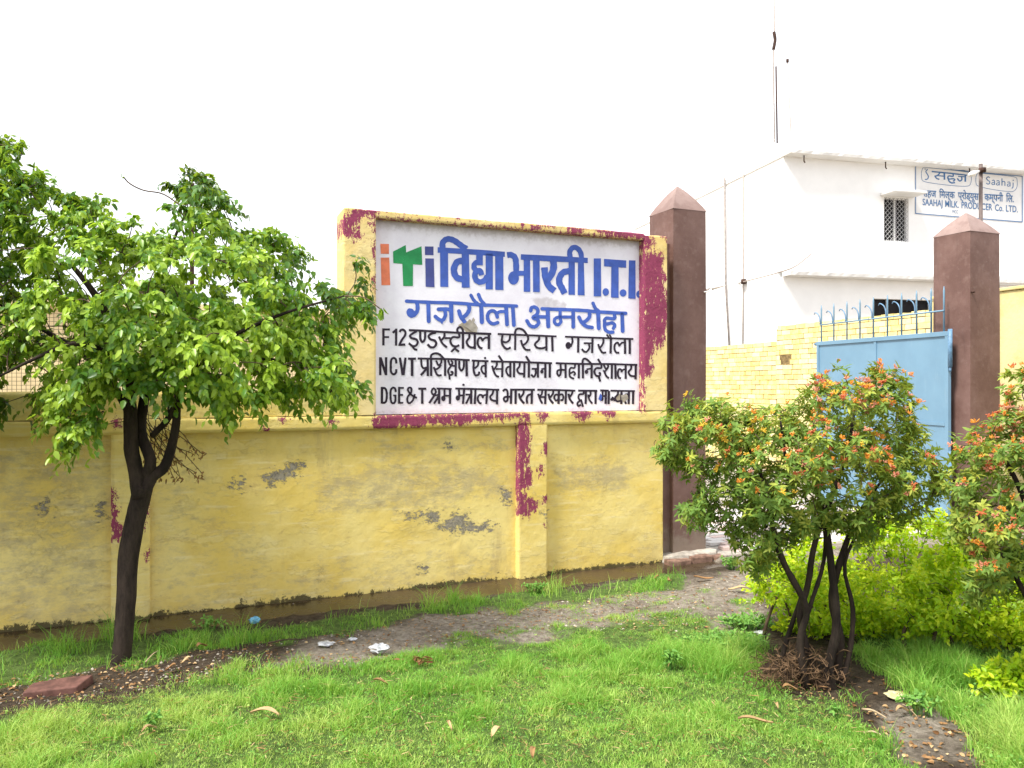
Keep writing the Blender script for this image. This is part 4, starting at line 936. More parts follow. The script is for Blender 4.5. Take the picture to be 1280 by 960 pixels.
try:
    fontline(['SAAHAJ', 'MILK.', 'PRODUCER', 'Co.', 'LTD.'], 1152.6, 256.4, 1271.5, 265.6, 11.5, .012)
    fontline(['सहज', '\u093fमल्क', 'प्रोड्यूसर', 'कम्पनी', '\u093fल.'], 1153, 245.8, 1266.5, 252.8, 12.5, .018)
    fontline(['MCC'], 1190, 266.4, 1197, 267, 5.5, .0)
except Exception as ex:
    print('font line skipped', ex)
# conduits on the side wall
def side(px, py, off=SO):
    """photo ray onto the side wall plane"""
    q = Q0 + E1 * off; t = (px - CX) / F; c = (t * q[1] - q[0]) / (E2[0] - t * E2[1]); Y = q[1] + E2[1] * c
    return Q0[0] + E1[0] * off + E2[0] * c, Y, EYE + (HY - py) * Y / F
b = MB(); b.tube([side(905.5, 222, SO - .06), side(907, 356, SO - .06), side(912, 440, SO - .06)], .026, 8); b.build('drain_pipe', M['pipe'], wb, True)
b = MB(); b.tube([side(929, 214, SO - .04), side(929, 352, SO - .04), side(928.5, 430, SO - .04)], .018, 6); b.build('conduit', M['cable'], wb, True)
b = MB(); q = side(929.5, 352, SO - .08); b.tube([(q[0], q[1], q[2] - .06), (q[0], q[1], q[2] + .06)], .07, 8); b.build('junction_box', M['rust'], wb, True)
# cable from the near pillar to the building
pA = W(s1c + .372, 2.45, d1c + .0)
cabp = [pA, side(907, 357, SO - .10), side(930, 352, SO - .12), B3(-.02, -.05, EYE + (HY - 337) * 18.0 / F), at(1007, 323, 17.9), at(1014, 317, 18.2)]
b = MB(); b.tube(crom(cabp, 8), .016, 5); tag(b.build('overhead_cable', M['cable'], None, True), 'thin grey cable strung from the near brown pillar to the white building', 'cable')

# roof masts
ms = empty('antenna_mast', at(969, 235, 22), 'tall thin twin rod mast rising from the white building roof', 'mast')
b = MB(); b.tube([at(968.6, 245, 22), at(968.4, 178, 22)], .03, 6); b.build('base_tube', M['white'], ms, True)
b = MB(); b.tube([at(968.4, 179, 22), at(966.5, 76, 22), at(968, 40, 22), at(967, -60, 22)], .018, 6); b.build('rod', M['cable'], ms, True)
b = MB(); b.tube([at(971.5, 179, 22), at(970, 83, 22)], .022, 6); b.build('rod', M['rust'], ms, True)
b = MB(); b.tube(crom([at(967.4, 40, 22), at(968.8, 50, 22), at(966.8, 62, 22)], 4), .045, 6); b.build('dipole', M['rust'], ms, True)
m2 = empty('antenna_mast', at(988, 235, 23), 'single slimmer pale rod mast, right of the twin rod mast', 'mast')
b = MB(); b.tube([at(988.6, 245, 23), at(988.6, 165, 23), at(984.3, 76, 23)], .016, 6); b.build('rod', M['cable'], m2, True)
b = MB(); b.tube([at(984.4, 78, 23), at(984.3, 74, 23)], .04, 6); b.build('tip', M['rust'], m2, True)

# lamp post behind the far pillar
lp = empty('lamp_post', (at(1226, 400, 9.4)[0], 9.4, 0), 'grey lamp post with a small white lamp, behind the far brown pillar', 'lamp post')
lx = at(1226, 400, 9.4)[0]
b = MB(); b.tube([(lx, 9.4, -.1), (lx, 9.4, at(0, 205, 9.4)[2])], .022, 10); b.build('pole', M['polegrey'], lp, True)
b = MB(); b.tube([(lx, 9.37, at(0, 216, 9.4)[2]), (lx, 9.37, at(0, 211, 9.4)[2])], .042, 10); b.build('clamp', M['rust'], lp, True)
b = MB(); b.tube([at(1223.5, 214, 9.33), at(1219.5, 215.5, 9.3), at(1216, 217, 9.27), at(1212.5, 218.5, 9.25)], [.014, .022, .034, .026], 10); b.build('lamp', M['lamp'], lp, True)

# ------------------------------------------------------------------ cream building behind the left wall
yb = empty('cream_building', (-5, 12, 0), 'cream yellow single storey building behind the wire mesh and the leafy tree', 'building')
zz = EYE + (HY - 372) * 11.5 / F
b = MB(); b.obox((-14, 10.2), D1, -N1, 0, 13.2, 0, 4, 0, zz); b.build('wall', M['cream'], yb)
b = MB(); b.obox((-14, 10.2), D1, -N1, -.2, 13.4, -.15, 4.2, zz + .002, zz + .12); b.build('roof', M['cream'], yb, bevel=.01)

# wire mesh fence on top of the wall
fe = empty('mesh_fence', W(-2.6, ZC, -.15), 'rusty wire mesh fence with dark posts on top of the low yellow wall', 'fence')
m_ = MB(); zf0, zf1 = ZC - .01, 2.06
k = -5.6
def ribbon(mb, a, b_, th, horiz):
    """thin square wire"""
    p = np.array(a); q = np.array(b_); h = th / 2
    off = [(-h, -h), (h, -h), (h, h), (-h, h)]; V = []
    for e in (p, q):
        for u, v in off:
            V.append(tuple(e + (np.array([0, 0, u]) if horiz else np.array([D1[0] * u, D1[1] * u, 0])) + np.array([N1[0] * v, N1[1] * v, 0])))
    mb.add(V, [(i, (i + 1) % 4, 4 + (i + 1) % 4, 4 + i) for i in range(4)])
while k < -1.37:
    ribbon(m_, W(k, zf0, -.15), W(k, zf1, -.15), .0024, False); k += .0265
z = zf0 + .02
while z < zf1: ribbon(m_, W(-5.6, z, -.153), W(-1.37, z, -.153), .0024, True); z += .0265
tag(m_.build('wire_mesh', M['wire'], fe), None, None, None, 'stuff')
for px in (417, 160, -30):
    s_, _ = px2wall(px, 440, -.15); b = MB(); b.wbox(s_ - .016, s_ + .016, ZC - .02, 2.10, -.185, -.156); b.build('post', M['rust'], fe)
s_, _ = px2wall(240, 300, -.6)
b = MB(); b.tube([W(s_, 0, -.6), W(s_, 3.12, -.6)], .016, 6); b.tube([W(s_ - .06, 2.86, -.6), W(s_ + .02, 2.90, -.6)], .008, 5)
tag(b.build('iron_pole', M['rust'], None), 'thin dark iron pole poking up through the top of the leafy tree', 'pole')

# ------------------------------------------------------------------ driveway of pavers between the pillars
dv = MB(); dv.wbox(1.97, 12, -.12, .012, -14, .10); dr = dv.build('driveway', M['mortar']); tag(dr, 'pale paved driveway passing between the brown gate pillars', None, None, 'structure')
pv = MB(); pv.hexa([(-.098, -.048, 0), (.098, -.048, 0), (.098, .048, 0), (-.098, .048, 0), (-.094, -.044, .028), (.094, -.044, .028), (.094, .044, .028), (-.094, .044, .028)])
pm_ = bpy.data.meshes.new('paver'); pm_.from_pydata(pv.v, [], pv.f); pm_.materials.append(M['paver'])
ang = math.atan2(D1[1], D1[0]); cnt = 0
for r in range(22):
    for c_ in range(14):
        s_ = 2.34 + c_ * .205 + (r % 2) * .1; d_ = -.02 - r * .104
        if cnt >= 300: break
        o = bpy.data.objects.new('paver', pm_); C.objects.link(o); p = W(s_, .0125 + random.uniform(0, .004), d_)
        o.parent = dr; o.location = p; o.rotation_euler = (random.uniform(-.01, .01), random.uniform(-.01, .01), ang + random.uniform(-.02, .02)); cnt += 1
kb = MB(); kb.wbox(2.02, 5.0, -.1, .055, .04, .12); kb.build('kerb', M['mortar'], dr, bevel=.01)

# ------------------------------------------------------------------ foliage generators
def leaves(base, dirv, nrm, length, width, tone, fold=.25, droop=.15, wide_at=.45):
    """vectorised six-triangle leaves"""
    N = len(base); dirv = norm(dirv); side_ = norm(np.cross(dirv, nrm)); nrm = norm(np.cross(side_, dirv))
    L = length[:, None]; Wd = width[:, None] / 2
    p = lambda t, w_, h: base + dirv * L * t + side_ * Wd * w_ + nrm * (Wd * h - L * droop * t * t)
    V = np.stack([p(0, 0, 0), p(.28, 1.0 * (1 if wide_at < .5 else .8), fold), p(.68, .78, fold), p(1, 0, 0), p(.68, -.78, fold), p(.28, -1.0, fold), p(.5, 0, 0)], 1).reshape(-1, 3)
    b = (np.arange(N) * 7)[:, None]
    T = np.array([[0, 1, 6], [1, 2, 6], [2, 3, 6], [3, 4, 6], [4, 5, 6], [5, 0, 6]])
    Fc = (b[:, :, None] + T[None]).reshape(-1, 3)
    return V, Fc, np.repeat(tone, 7)
def rnd_unit(n):
    v = RNG.normal(size=(n, 3)); return norm(v)
def samp_poly(poly, n, depthc, thick, boundary=90.0):
    """points inside the volume whose outline (seen from the lawn) is `poly`; thinner towards the outline"""
    P = np.array(poly); out_ = []
    lo = P.min(0); hi = P.max(0)
    while len(out_) < n:
        q = lo + RNG.random((n, 2)) * (hi - lo); s_ = sdpoly(q[:, 0], q[:, 1], poly); q = q[s_ > 0]; s_ = s_[s_ > 0]
        th = thick * np.sqrt(np.clip(s_ / boundary, .02, 1))
        Y = depthc + (RNG.random(len(q)) * 2 - 1) * th
        for a, y in zip(q, Y): out_.append(((a[0] - CX) / F * y, y, EYE + (HY - a[1]) * y / F))
    return np.array(out_[:n])
def connect(mb, skel, pts, r0=.006, mid=.35, droop=.0):
    """grow twigs from the skeleton nodes to each cluster point"""
    nodes = [np.array(p) for p in skel]; N0 = np.array(nodes)
    d = np.min(np.linalg.norm(pts[:, None] - N0[None], axis=2), 1); order = np.argsort(d); NN = list(nodes)
    for i in order:
        A = np.array(NN); p = pts[i]; dd = np.linalg.norm(A - p, axis=1) + .6 * np.maximum(0, A[:, 2] - p[2]); j = int(np.argmin(dd)); a = A[j]
        m1 = a + (p - a) * mid + np.array([random.uniform(-.02, .02), random.uniform(-.02, .02), .12 * np.linalg.norm(p - a)])
        L_ = np.linalg.norm(p - a); ra = min(.014, r0 * (.5 + L_ * 1.6))
        c_ = crom([a, m1, p], 3); mb.tube(c_, list(np.linspace(ra, r0 * .35, len(c_))), 5, False)
        NN.append(m1); NN.append(p)

# ------------------------------------------------------------------ the leafy tree
TX, TY, TZ = groundpt(150, 826)
tree = empty('leafy_tree', (TX, TY, TZ), 'broad glossy leaved tree with dark forked trunk in front of the yellow wall, at left', 'tree')
T = lambda px, py, dy=0: at(px, py, TY + dy)
tb = MB()
tb.tube(crom([T(150, 838), T(154, 800), T(158, 745), T(160, 700, .02), T(168, 655, .03), T(176, 622, .02), T(181, 605)], 4), list(np.interp(np.linspace(0, 1, 25), [0, .06, .3, .55, .8, 1], [.058, .050, .050, .053, .052, .048])), 14, True, .035)
limbs = [
 ([T(176, 622), T(170, 590), T(164, 560, -.03), T(163, 520, -.05), T(160, 480, -.1), T(150, 430, -.2), T(120, 370, -.35), T(80, 320, -.45)], (.075, .066, .062, .056, .05, .04, .028, .014)),
 ([T(178, 618), T(190, 596, .02), T(205, 584, .04), T(214, 560, .05), T(220, 530, .05), T(222, 500, .06), T(232, 460, .1), T(270, 410, .15), T(330, 370, .2)], (.06, .056, .048, .042, .036, .036, .034, .026, .012)),
 ([T(180, 600, .02), T(188, 575, .0), T(176, 540, .03), T(180, 500, .05), T(190, 450, .15), T(200, 390, .3), T(210, 320, .35), T(235, 260, .3)], (.05, .05, .046, .042, .036, .028, .018, .008)),
 ([T(190, 545, .04), T(212, 520, .02), T(214, 490, -.05), T(240, 450, -.2), T(290, 420, -.35), T(360, 390, -.4), T(430, 370, -.3)], (.028, .028, .026, .024, .018, .012, .007)),
 ([T(163, 520, -.05), T(140, 480, 0), T(100, 440, .15), T(50, 410, .25), T(0, 380, .3), T(-50, 340, .3)], (.035, .03, .026, .02, .014, .008)),
 ([T(160, 480, -.1), T(130, 440, -.3), T(90, 430, -.5), T(40, 450, -.55), T(0, 470, -.5)], (.03, .024, .018, .013, .008)),
 ([T(190, 450, .15), T(160, 380, .4), T(110, 310, .45), T(50, 260, .4), T(0, 220, .3)], (.03, .026, .02, .014, .007)),
 ([T(232, 460, .1), T(290, 450, .0), T(350, 450, -.1), T(410, 460, -.15)], (.022, .017, .012, .006)),
]
skel = []
for pts, rr in limbs:
    c_ = crom(pts, 4); tb.tube(c_, [q * .62 for q in np.interp(np.linspace(0, 1, len(c_)), np.linspace(0, 1, len(rr)), rr)], 10, True, .05); skel += [tuple(q) for q in c_[len(c_) // 3:]]
tb.build('trunk', M['bark'], tree, True)
CROWN = [(-300, 150), (-90, 130), (0, 165), (22, 178), (40, 205), (66, 236), (110, 252), (150, 262), (196, 268), (212, 224), (238, 216), (262, 230), (292, 272), (340, 296), (372, 310), (388, 346),
         (412, 348), (428, 330), (446, 326), (456, 346), (462, 380), (450, 392), (438, 394), (415, 412), (404, 440), (430, 462), (446, 492), (430, 506), (396, 498), (350, 480), (300, 476),
         (272, 486), (262, 520), (240, 500), (200, 470), (150, 472), (132, 505), (112, 548), (92, 562), (66, 532), (50, 505), (20, 480), (0, 512), (-90, 530), (-300, 500)]
cl = samp_poly(CROWN, 1180, TY, .66, 80)
LOW = [(-300, 380), (0, 400), (200, 380), (400, 400), (440, 470), (440, 500), (390, 498), (320, 492), (280, 515), (235, 492), (150, 490), (128, 545), (95, 562), (66, 525), (30, 500), (0, 522), (-300, 520)]
cl = np.concatenate([cl, samp_poly(LOW, 330, TY - .15, .5, 60)])
# airier lower rim and holes that show the wall behind
hp = topx(cl[:, 0], cl[:, 1], cl[:, 2])
HOLES = [(35, 470, 26), (88, 408, 16), (20, 480, 20), (110, 432, 14), (388, 425, 18), (300, 465, 20), (400, 470, 12), (352, 280, 16), (398, 330, 14), (176, 248, 14), (120, 500, 14), (150, 285, 10)]
keep = (vn(cl[:, 0] * 4.2 + 7, cl[:, 2] * 4.2 + cl[:, 1] * 1.5, 29) > np.where(cl[:, 2] > 2.2, .34, .30)) | ((hp[0] < 90) & (hp[1] < 330))
for hx, hy, hr in HOLES: keep &= np.hypot(hp[0] - hx, hp[1] - hy) > hr * .8
cl = cl[keep]
tw = MB(); connect(tw, skel, cl, .0055)
extra = [T(472, 385, -.35), T(466, 375, -.3), T(160, 222, .1)]
tw.tube(crom([T(430, 370, -.3), T(455, 372, -.32), T(478, 388, -.35)], 4), .003, 4, False)
tw.tube(crom([T(232, 262, .2), T(205, 243, .2), T(180, 238, .2), T(163, 230, .2), T(154, 221, .2)], 4), .004, 4, False)
tag(tw.build('twigs', M['twig'], tree, True), None, None, None, 'stuff')
B_, D_, N_, L_, W_, T_ = [], [], [], [], [], []
for ci, c_ in enumerate(cl):
    px, py = topx(*c_); kk = random.randint(48, 68)
    out_ = norm(np.array([c_[0] - T(190, 400)[0], (c_[1] - TY) * .8, .25 + .4 * (c_[2] - 2.0)]))
    base_t = .31 + .46 * (vn(np.array(c_[0] * 2.2), np.array(c_[2] * 2.2), 5) - .5) * 2 + random.uniform(-.12, .16)
    nt_ = random.randint(4, 6)
    for t_i in range(nt_):
        td = norm(out_ + rnd_unit(1)[0] * .9); tl = random.uniform(.07, .16)
        m_n = kk // nt_; t = np.linspace(.15, 1, m_n)[:, None]
        pos = c_ + td * tl * t + np.array([0, 0, -1]) * (tl * .55) * t * t + rnd_unit(m_n) * .012
        dd = norm(td * .35 + rnd_unit(m_n) * .65 + np.array([0, 0, -.75]))
        nn = norm(rnd_unit(m_n) * .7 + out_ * .6 + np.array([0, -.25, .55]))
        young = random.random() < .33
        B_.append(pos); D_.append(dd); N_.append(nn); L_.append(RNG.uniform(.028, .054, m_n)); W_.append(RNG.uniform(.016, .028, m_n))
        tn = np.clip(base_t + RNG.normal(0, .12, m_n) + (.34 * t[:, 0] if young else .06 * t[:, 0]), 0, 1); T_.append(tn)
B_ = np.concatenate(B_); D_ = np.concatenate(D_); N_ = np.concatenate(N_); L_ = np.concatenate(L_); W_ = np.concatenate(W_); T_ = np.concatenate(T_)
q_ = topx(B_[:, 0], B_[:, 1], B_[:, 2]); ok_ = (q_[0] < 467) | (q_[1] < 300)
B_, D_, N_, L_, W_, T_ = B_[ok_], D_[ok_], N_[ok_], L_[ok_], W_[ok_], T_[ok_]
# the small sprig hanging before the sign board
k = 6; B_ = np.concatenate([B_, np.array(T(154, 221, .2)) + RNG.normal(0, .008, (k, 3))]); D_ = np.concatenate([D_, rnd_unit(k)]); N_ = np.concatenate([N_, rnd_unit(k)]); L_ = np.concatenate([L_, np.full(k, .02)]); W_ = np.concatenate([W_, np.full(k, .01)]); T_ = np.concatenate([T_, RNG.uniform(.1, .3, k)])
k = 9; B_ = np.concatenate([B_, np.array(T(477, 388, -.35)) + RNG.normal(0, .012, (k, 3))]); D_ = np.concatenate([D_, norm(rnd_unit(k) * .4 + np.array([.2, 0, -1]))]); N_ = np.concatenate([N_, rnd_unit(k)]); L_ = np.concatenate([L_, np.full(k, .045)]); W_ = np.concatenate([W_, np.full(k, .024)]); T_ = np.concatenate([T_, RNG.uniform(.5, .9, k)])
px, py = topx(B_[:, 0], B_[:, 1], B_[:, 2])
inview = (px > 2) & (px < 1278)
score = np.where(inview, L_ / B_[:, 1], 0) - (B_[:, 1] > TY - .2) * .01
near = np.argsort(-score)[:300]; mask = np.ones(len(B_), bool); mask[near] = False
V, Fc, tn = leaves(B_[mask], D_[mask], N_[mask], L_[mask], W_[mask], T_[mask])
tag(link('crown', npmesh('crown', V, Fc, {'tone': tn}), M['leaf'], tree), None, None, None, 'stuff')
def leafmesh(name, tone, mat, L=1.0, Wd=.5):
    V, Fc, tn = leaves(np.zeros((1, 3)), np.array([[1., 0, 0]]), np.array([[0, 0, 1.]]), np.array([L]), np.array([Wd]), np.array([tone])); me = npmesh(name, V, Fc, {'tone': tn}); me.materials.append(mat); return me
lms = [leafmesh('leaf', t, M['leaf']) for t in (.15, .3, .45, .6, .8, .95)]
Pinv = Matrix.Translation(tree.location).inverted()
def place_piece(name, me, parent, pos, dirv, nrm, sc_):
    x = Vector(dirv).normalized(); y = Vector(nrm).cross(x).normalized(); z = x.cross(y)
    m_ = Matrix((x, y, z)).transposed().to_4x4(); o = bpy.data.objects.new(name, me); C.objects.link(o); o.parent = parent
    o.matrix_local = Matrix.Translation(Vector(pos) - parent.location) @ m_ @ Matrix.Diagonal((sc_, sc_, sc_, 1)); return o
for i in near: place_piece('leaf', lms[min(5, int(T_[i] * 6))], tree, B_[i], D_[i], N_[i], float(L_[i]))
# dead twig with dry leaves behind the trunk
db = MB(); dB = []
for k in range(22):
    a = np.array(T(200 + random.uniform(-40, 10), 520 + random.uniform(-20, 20), .25)); e = np.array(T(random.uniform(165, 255), random.uniform(560, 612), .25 + random.uniform(0, .12)))
    c_ = crom([a, (a + e) / 2 + RNG.normal(0, .02, 3), e], 4); db.tube(c_, .0022, 4, False); dB += [q for q in c_[3:]] + [e + RNG.normal(0, .012, 3) for _ in range(4)]
dB = np.array(dB); k = len(dB)
V, Fc, tn = leaves(dB, norm(rnd_unit(k) + np.array([0, 0, -1.])), rnd_unit(k), RNG.uniform(.02, .035, k), RNG.uniform(.008, .014, k), RNG.uniform(.1, .6, k), .6)
dead = link('dead_leaves', npmesh('dead_leaves', V, Fc, {'tone': tn}), M['dryleaf'], tree); tag(dead, None, None, None, 'stuff')
db.build('dead_branch', M['twig'], tree)

# ------------------------------------------------------------------ flowering shrubs
def flowermesh(name, mat, seed):
    r = random.Random(seed); mb = MB()
    for k in range(11):
        th = r.uniform(0, 6.28); el = r.uniform(.15, 1.3); d = Vector((math.cos(th) * math.cos(el), math.sin(th) * math.cos(el), math.sin(el))); L = r.uniform(.6, 1.1)
        mb.tube([d * .08, d * L * .55, d * L], [.05, .085, .12], 5, True)
    me = bpy.data.meshes.new(name); me.from_pydata(mb.v, [], mb.f); me.materials.append(mat); return me
FM = {c_: [flowermesh('flower', M['f_' + c_], s_ * 7 + i) for i in range(2)] for s_, c_ in enumerate(('orange', 'red', 'yellow', 'pink'))}
def shrub(name, label, basepx, basepy, poly, depth, thick, ncl, stems, nfl, holes=(), colsplit=None):
    X, Y, Z = groundpt(basepx, basepy); root = empty(name, (X, Y, Z), label, 'shrub', 'orange flowered shrubs on the lawn')
    tb = MB(); skel = []
    for pts, rr in stems:
        c_ = crom([at(a, b_, depth + dy) for a, b_, dy in pts], 4)
        tb.tube(c_, list(np.interp(np.linspace(0, 1, len(c_)), np.linspace(0, 1, len(rr)), [q * .74 for q in rr])), 9, True, .12); skel += [tuple(q) for q in c_[len(c_) // 2:]]
    tb.build('trunk', M['bark'], root, True)
    cl = samp_poly(poly, ncl, depth, thick, 70); hp = topx(cl[:, 0], cl[:, 1], cl[:, 2]); keep = np.ones(len(cl), bool)
    for hx, hy, hr in holes: keep &= np.hypot(hp[0] - hx, hp[1] - hy) > hr
    cl = cl[keep]
    # drop clusters in a lumpy 3-D pattern so that the crown breaks into sprays
    lump = vn(cl[:, 0] * 5.5 + 3, cl[:, 2] * 5.5 + cl[:, 1] * 2.2, 9); cl = cl[lump > .1]
    tw = MB(); connect(tw, skel, cl, .004, .4); tag(tw.build('twigs', M['twig'], root, True), None, None, None, 'stuff')
    B_, D_, N_, L_, W_, T_ = [], [], [], [], [], []; tips = []
    cen = cl.mean(0)
    for c_ in cl:
        out_ = norm((c_ - cen) * np.array([1, 1.2, 1]) + np.array([0, 0, .3])); bt = .42 + .35 * (float(vn(np.array(c_[0] * 3), np.array(c_[2] * 3), 15)) - .4) + random.uniform(-.1, .12)
        for r_ in range(random.randint(3, 5)):
            p = c_ + rnd_unit(1)[0] * random.uniform(.01, .06); ax = norm(out_ * .8 + rnd_unit(1)[0] * .7 + np.array([0, 0, .35])); tips.append((p, ax))
            k = random.randint(7, 10); th = np.linspace(0, 2 * np.pi, k, endpoint=False) + random.uniform(0, 6); u = norm(np.cross(ax, rnd_unit(1)[0])); v = np.cross(ax, u)
            el = RNG.uniform(-.35, .75, k); dd = (u * np.cos(th)[:, None] + v * np.sin(th)[:, None]) * np.cos(el)[:, None] + ax * np.sin(el)[:, None]
            dd = norm(dd + np.array([0, 0, -.18])); B_.append(p - ax * RNG.uniform(0, .035, k)[:, None]); D_.append(dd); N_.append(norm(ax + rnd_unit(k) * .25))
            L_.append(RNG.uniform(.026, .046, k)); W_.append(RNG.uniform(.009, .0155, k)); T_.append(np.clip(bt + RNG.normal(0, .13, k) + (random.random() < .25) * .25, 0, 1))
    B_ = np.concatenate(B_); D_ = np.concatenate(D_); N_ = np.concatenate(N_); L_ = np.concatenate(L_); W_ = np.concatenate(W_); T_ = np.concatenate(T_)
    V, Fc, tn = leaves(B_, D_, N_, L_, W_, T_, .3, .22); tag(link('crown', npmesh('crown', V, Fc, {'tone': tn}), M['shrubleaf'], root), None, None, None, 'stuff')
    # flowers sit at tips on the outside of the crown
    tp = np.array([t[0] for t in tips]); ax = np.array([t[1] for t in tips]); q = topx(tp[:, 0], tp[:, 1], tp[:, 2])
    f = -tp[:, 1] * 2.2 + (tp[:, 2] - cen[2]) * 1.2 + RNG.random(len(tp)) * .45 + .7 * vn(tp[:, 0] * 9, tp[:, 2] * 9, 33) - (q[0] > 1292) * 9
    for i in np.argsort(-f)[:nfl]:
        a = q[0][i]
        if colsplit: c_ = random.choices(['orange', 'yellow', 'red', 'pink'], [5, 4, 2, .5] if a < colsplit else [3, 1.2, 3, 2.5])[0]
        else: c_ = random.choices(['orange', 'red', 'pink'], [3, 3, 2])[0]
        place_piece('flower', random.choice(FM[c_]), root, tp[i] + ax[i] * .012, np.cross(ax[i], [.3, .2, .9]), ax[i], random.uniform(.014, .024))
    return root, (X, Y, Z)
S1 = [(812, 545), (826, 515), (852, 500), (900, 497), (948, 503), (984, 504), (996, 482), (1018, 470), (1040, 458), (1078, 452), (1106, 466), (1146, 470), (1152, 490), (1136, 512), (1150, 540), (1138, 552), (1160, 560), (1188, 580), (1184, 618), (1160, 640),
      (1130, 652), (1096, 648), (1095, 672), (1050, 660), (1000, 668), (972, 690), (955, 715), (930, 712), (920, 680), (895, 650), (862, 652), (850, 625), (872, 600), (850, 590), (828, 575)]
st1 = [([(1040, 868, 0), (1036, 830, 0), (1046, 780, .0), (1040, 720, .02), (1034, 670, .03), (1022, 610, .05), (1010, 550, .08)], (.036, .030, .028, .025, .022, .016, .008)),
       ([(1018, 862, .03), (1010, 820, .05), (1000, 770, .06), (1010, 730, .05), (1018, 680, .0), (1040, 620, -.05), (1060, 560, -.08), (1070, 500, -.05)], (.030, .026, .022, .020, .018, .015, .011, .006)),
       ([(1048, 866, .02), (1062, 815, .05), (1066, 760, .05), (1056, 705, .06), (1080, 650, .08)], (.02, .017, .015, .012, .007)),
       ([(1012, 866, .02), (996, 820, .03), (1012, 760, .03), (1030, 700, .05), (1030, 640, .05)], (.02, .017, .015, .012, .007)),
       ([(1008, 860, -.02), (1000, 800, -.03), (1008, 760, -.04), (984, 712, -.05), (972, 684, -.05), (962, 640, -.06), (950, 590, -.05), (930, 550, -.03)], (.024, .022, .021, .020, .019, .014, .010, .006)),
       ([(1044, 864, .04), (1050, 800, .06), (1040, 745, .06), (1054, 690, .06), (1075, 640, .08), (1110, 590, .1)], (.028, .026, .024, .020, .013, .007)),
       ([(976, 694, -.05), (956, 692, -.06), (936, 680, -.08), (915, 650, -.08)], (.010, .007, .005, .003)),
       ([(966, 650, -.06), (985, 600, -.1), (980, 560, -.15), (975, 520, -.15)], (.014, .012, .009, .005)),
       ([(1000, 862, .08), (978, 830, .1), (990, 780, .1), (1004, 740, .07)], (.022, .018, .015, .012))]
sh1, b1 = shrub('flowering_shrub', 'orange flowered shrub with bare dark multi stem trunk, standing before the blue gate', 1030, 860, S1, groundpt(1030, 862)[1], .38, 680, st1, 300,
    [(1090, 535, 0), (1004, 640, 14), (930, 640, 8), (1110, 520, 8), (1075, 600, 10), (905, 590, 7)], 1000)
S2 = [(1192, 620), (1188, 590), (1200, 550), (1218, 530), (1240, 514), (1262, 508), (1256, 470), (1280, 458), (1340, 440), (1420, 500), (1440, 640), (1400, 740), (1300, 745), (1250, 742), (1205, 745), (1196, 720), (1205, 690), (1188, 670)]
st2 = [([(1345, 905, 0), (1340, 840, 0), (1320, 760, 0), (1300, 680, 0), (1270, 600, 0), (1240, 550, 0)], (.035, .03, .026, .02, .014, .006)),
       ([(1350, 905, .02), (1355, 830, .03), (1345, 740, .03), (1350, 640, .05), (1340, 540, .05)], (.03, .028, .024, .018, .008)),
       ([(1335, 905, -.02), (1318, 820, -.05), (1280, 740, -.08), (1250, 690, -.1), (1220, 640, -.1)], (.025, .02, .016, .012, .006))]
sh2, b2_ = shrub('flowering_shrub', 'red and orange flowered shrub cut off by the right edge, before the far brown pillar', 1345, 905, S2, groundpt(1345, 905)[1] + .12, .36, 430, st2, 200)

# golden-green hedge bush behind the shrubs
def bush(name, label, poly, depth, thick, ncl, cat='bush', foot=(1060, 812)):
    X, Y, Z = groundpt(*foot); root = empty(name, (X, depth, Z), label, cat)
    cl = samp_poly(poly, ncl, depth, thick, 60); lump = vn(cl[:, 0] * 6, cl[:, 2] * 6 + cl[:, 1] * 3, 19); cl = cl[lump > (.27 if ncl > 100 else -1)]
    cl[:, 2] = np.maximum(cl[:, 2], gz(cl[:, 0], cl[:, 1]) + .04)
    skel = []; hs = max(.08, float(np.percentile(cl[:, 2], 70)) - .12)
    tb = MB()
    P = np.array(poly); lo, hi = P[:, 0].min(), P[:, 0].max()
    ns_ = 9 if ncl > 100 else 3
    for k in range(ns_):
        x0 = lo + (hi - lo) * (k + .5) / ns_; a = at(x0, 700, depth); g0 = float(gz(np.array(a[0]), np.array(depth)))
        pts = [(a[0], depth, g0 - .03), (a[0] + random.uniform(-.05, .05), depth + random.uniform(-.05, .05), g0 + .3 * hs), (a[0] + random.uniform(-.1, .1), depth + random.uniform(-.1, .1), g0 + .65 * hs)]
        c_ = crom(pts, 4); tb.tube(c_, list(np.linspace(.014, .006, len(c_))), 6, True); skel += [tuple(q) for q in c_[2:]]
    connect(tb, skel, cl, .0035); tb.build('stems', M['twig'], root, True)
    B_, D_, N_, L_, W_, T_ = [], [], [], [], [], []
    for c_ in cl:
        bt = .5 + .3 * (float(vn(np.array(c_[0] * 3), np.array(c_[2] * 4), 25)) - .45)
        for s_ in range(4):
            td = norm(rnd_unit(1)[0] + np.array([0, -.2, .8])); k = 12; t = np.linspace(0, 1, k)[:, None]
            B_.append(c_ + td * .10 * t + rnd_unit(k) * .008); D_.append(norm(td * .5 + rnd_unit(k))); N_.append(norm(rnd_unit(k) * .6 + np.array([0, -.2, 1.]))); L_.append(RNG.uniform(.022, .038, k)); W_.append(RNG.uniform(.013, .02, k)); T_.append(np.clip(bt + .3 * t[:, 0] + RNG.normal(0, .14, k), 0, 1))
    V, Fc, tn = leaves(np.concatenate(B_), np.concatenate(D_), np.concatenate(N_), np.concatenate(L_), np.concatenate(W_), np.concatenate(T_), .3, .15)
    tag(link('foliage', npmesh('foliage', V, Fc, {'tone': tn}), M['lime'], root), None, None, None, 'stuff'); return root
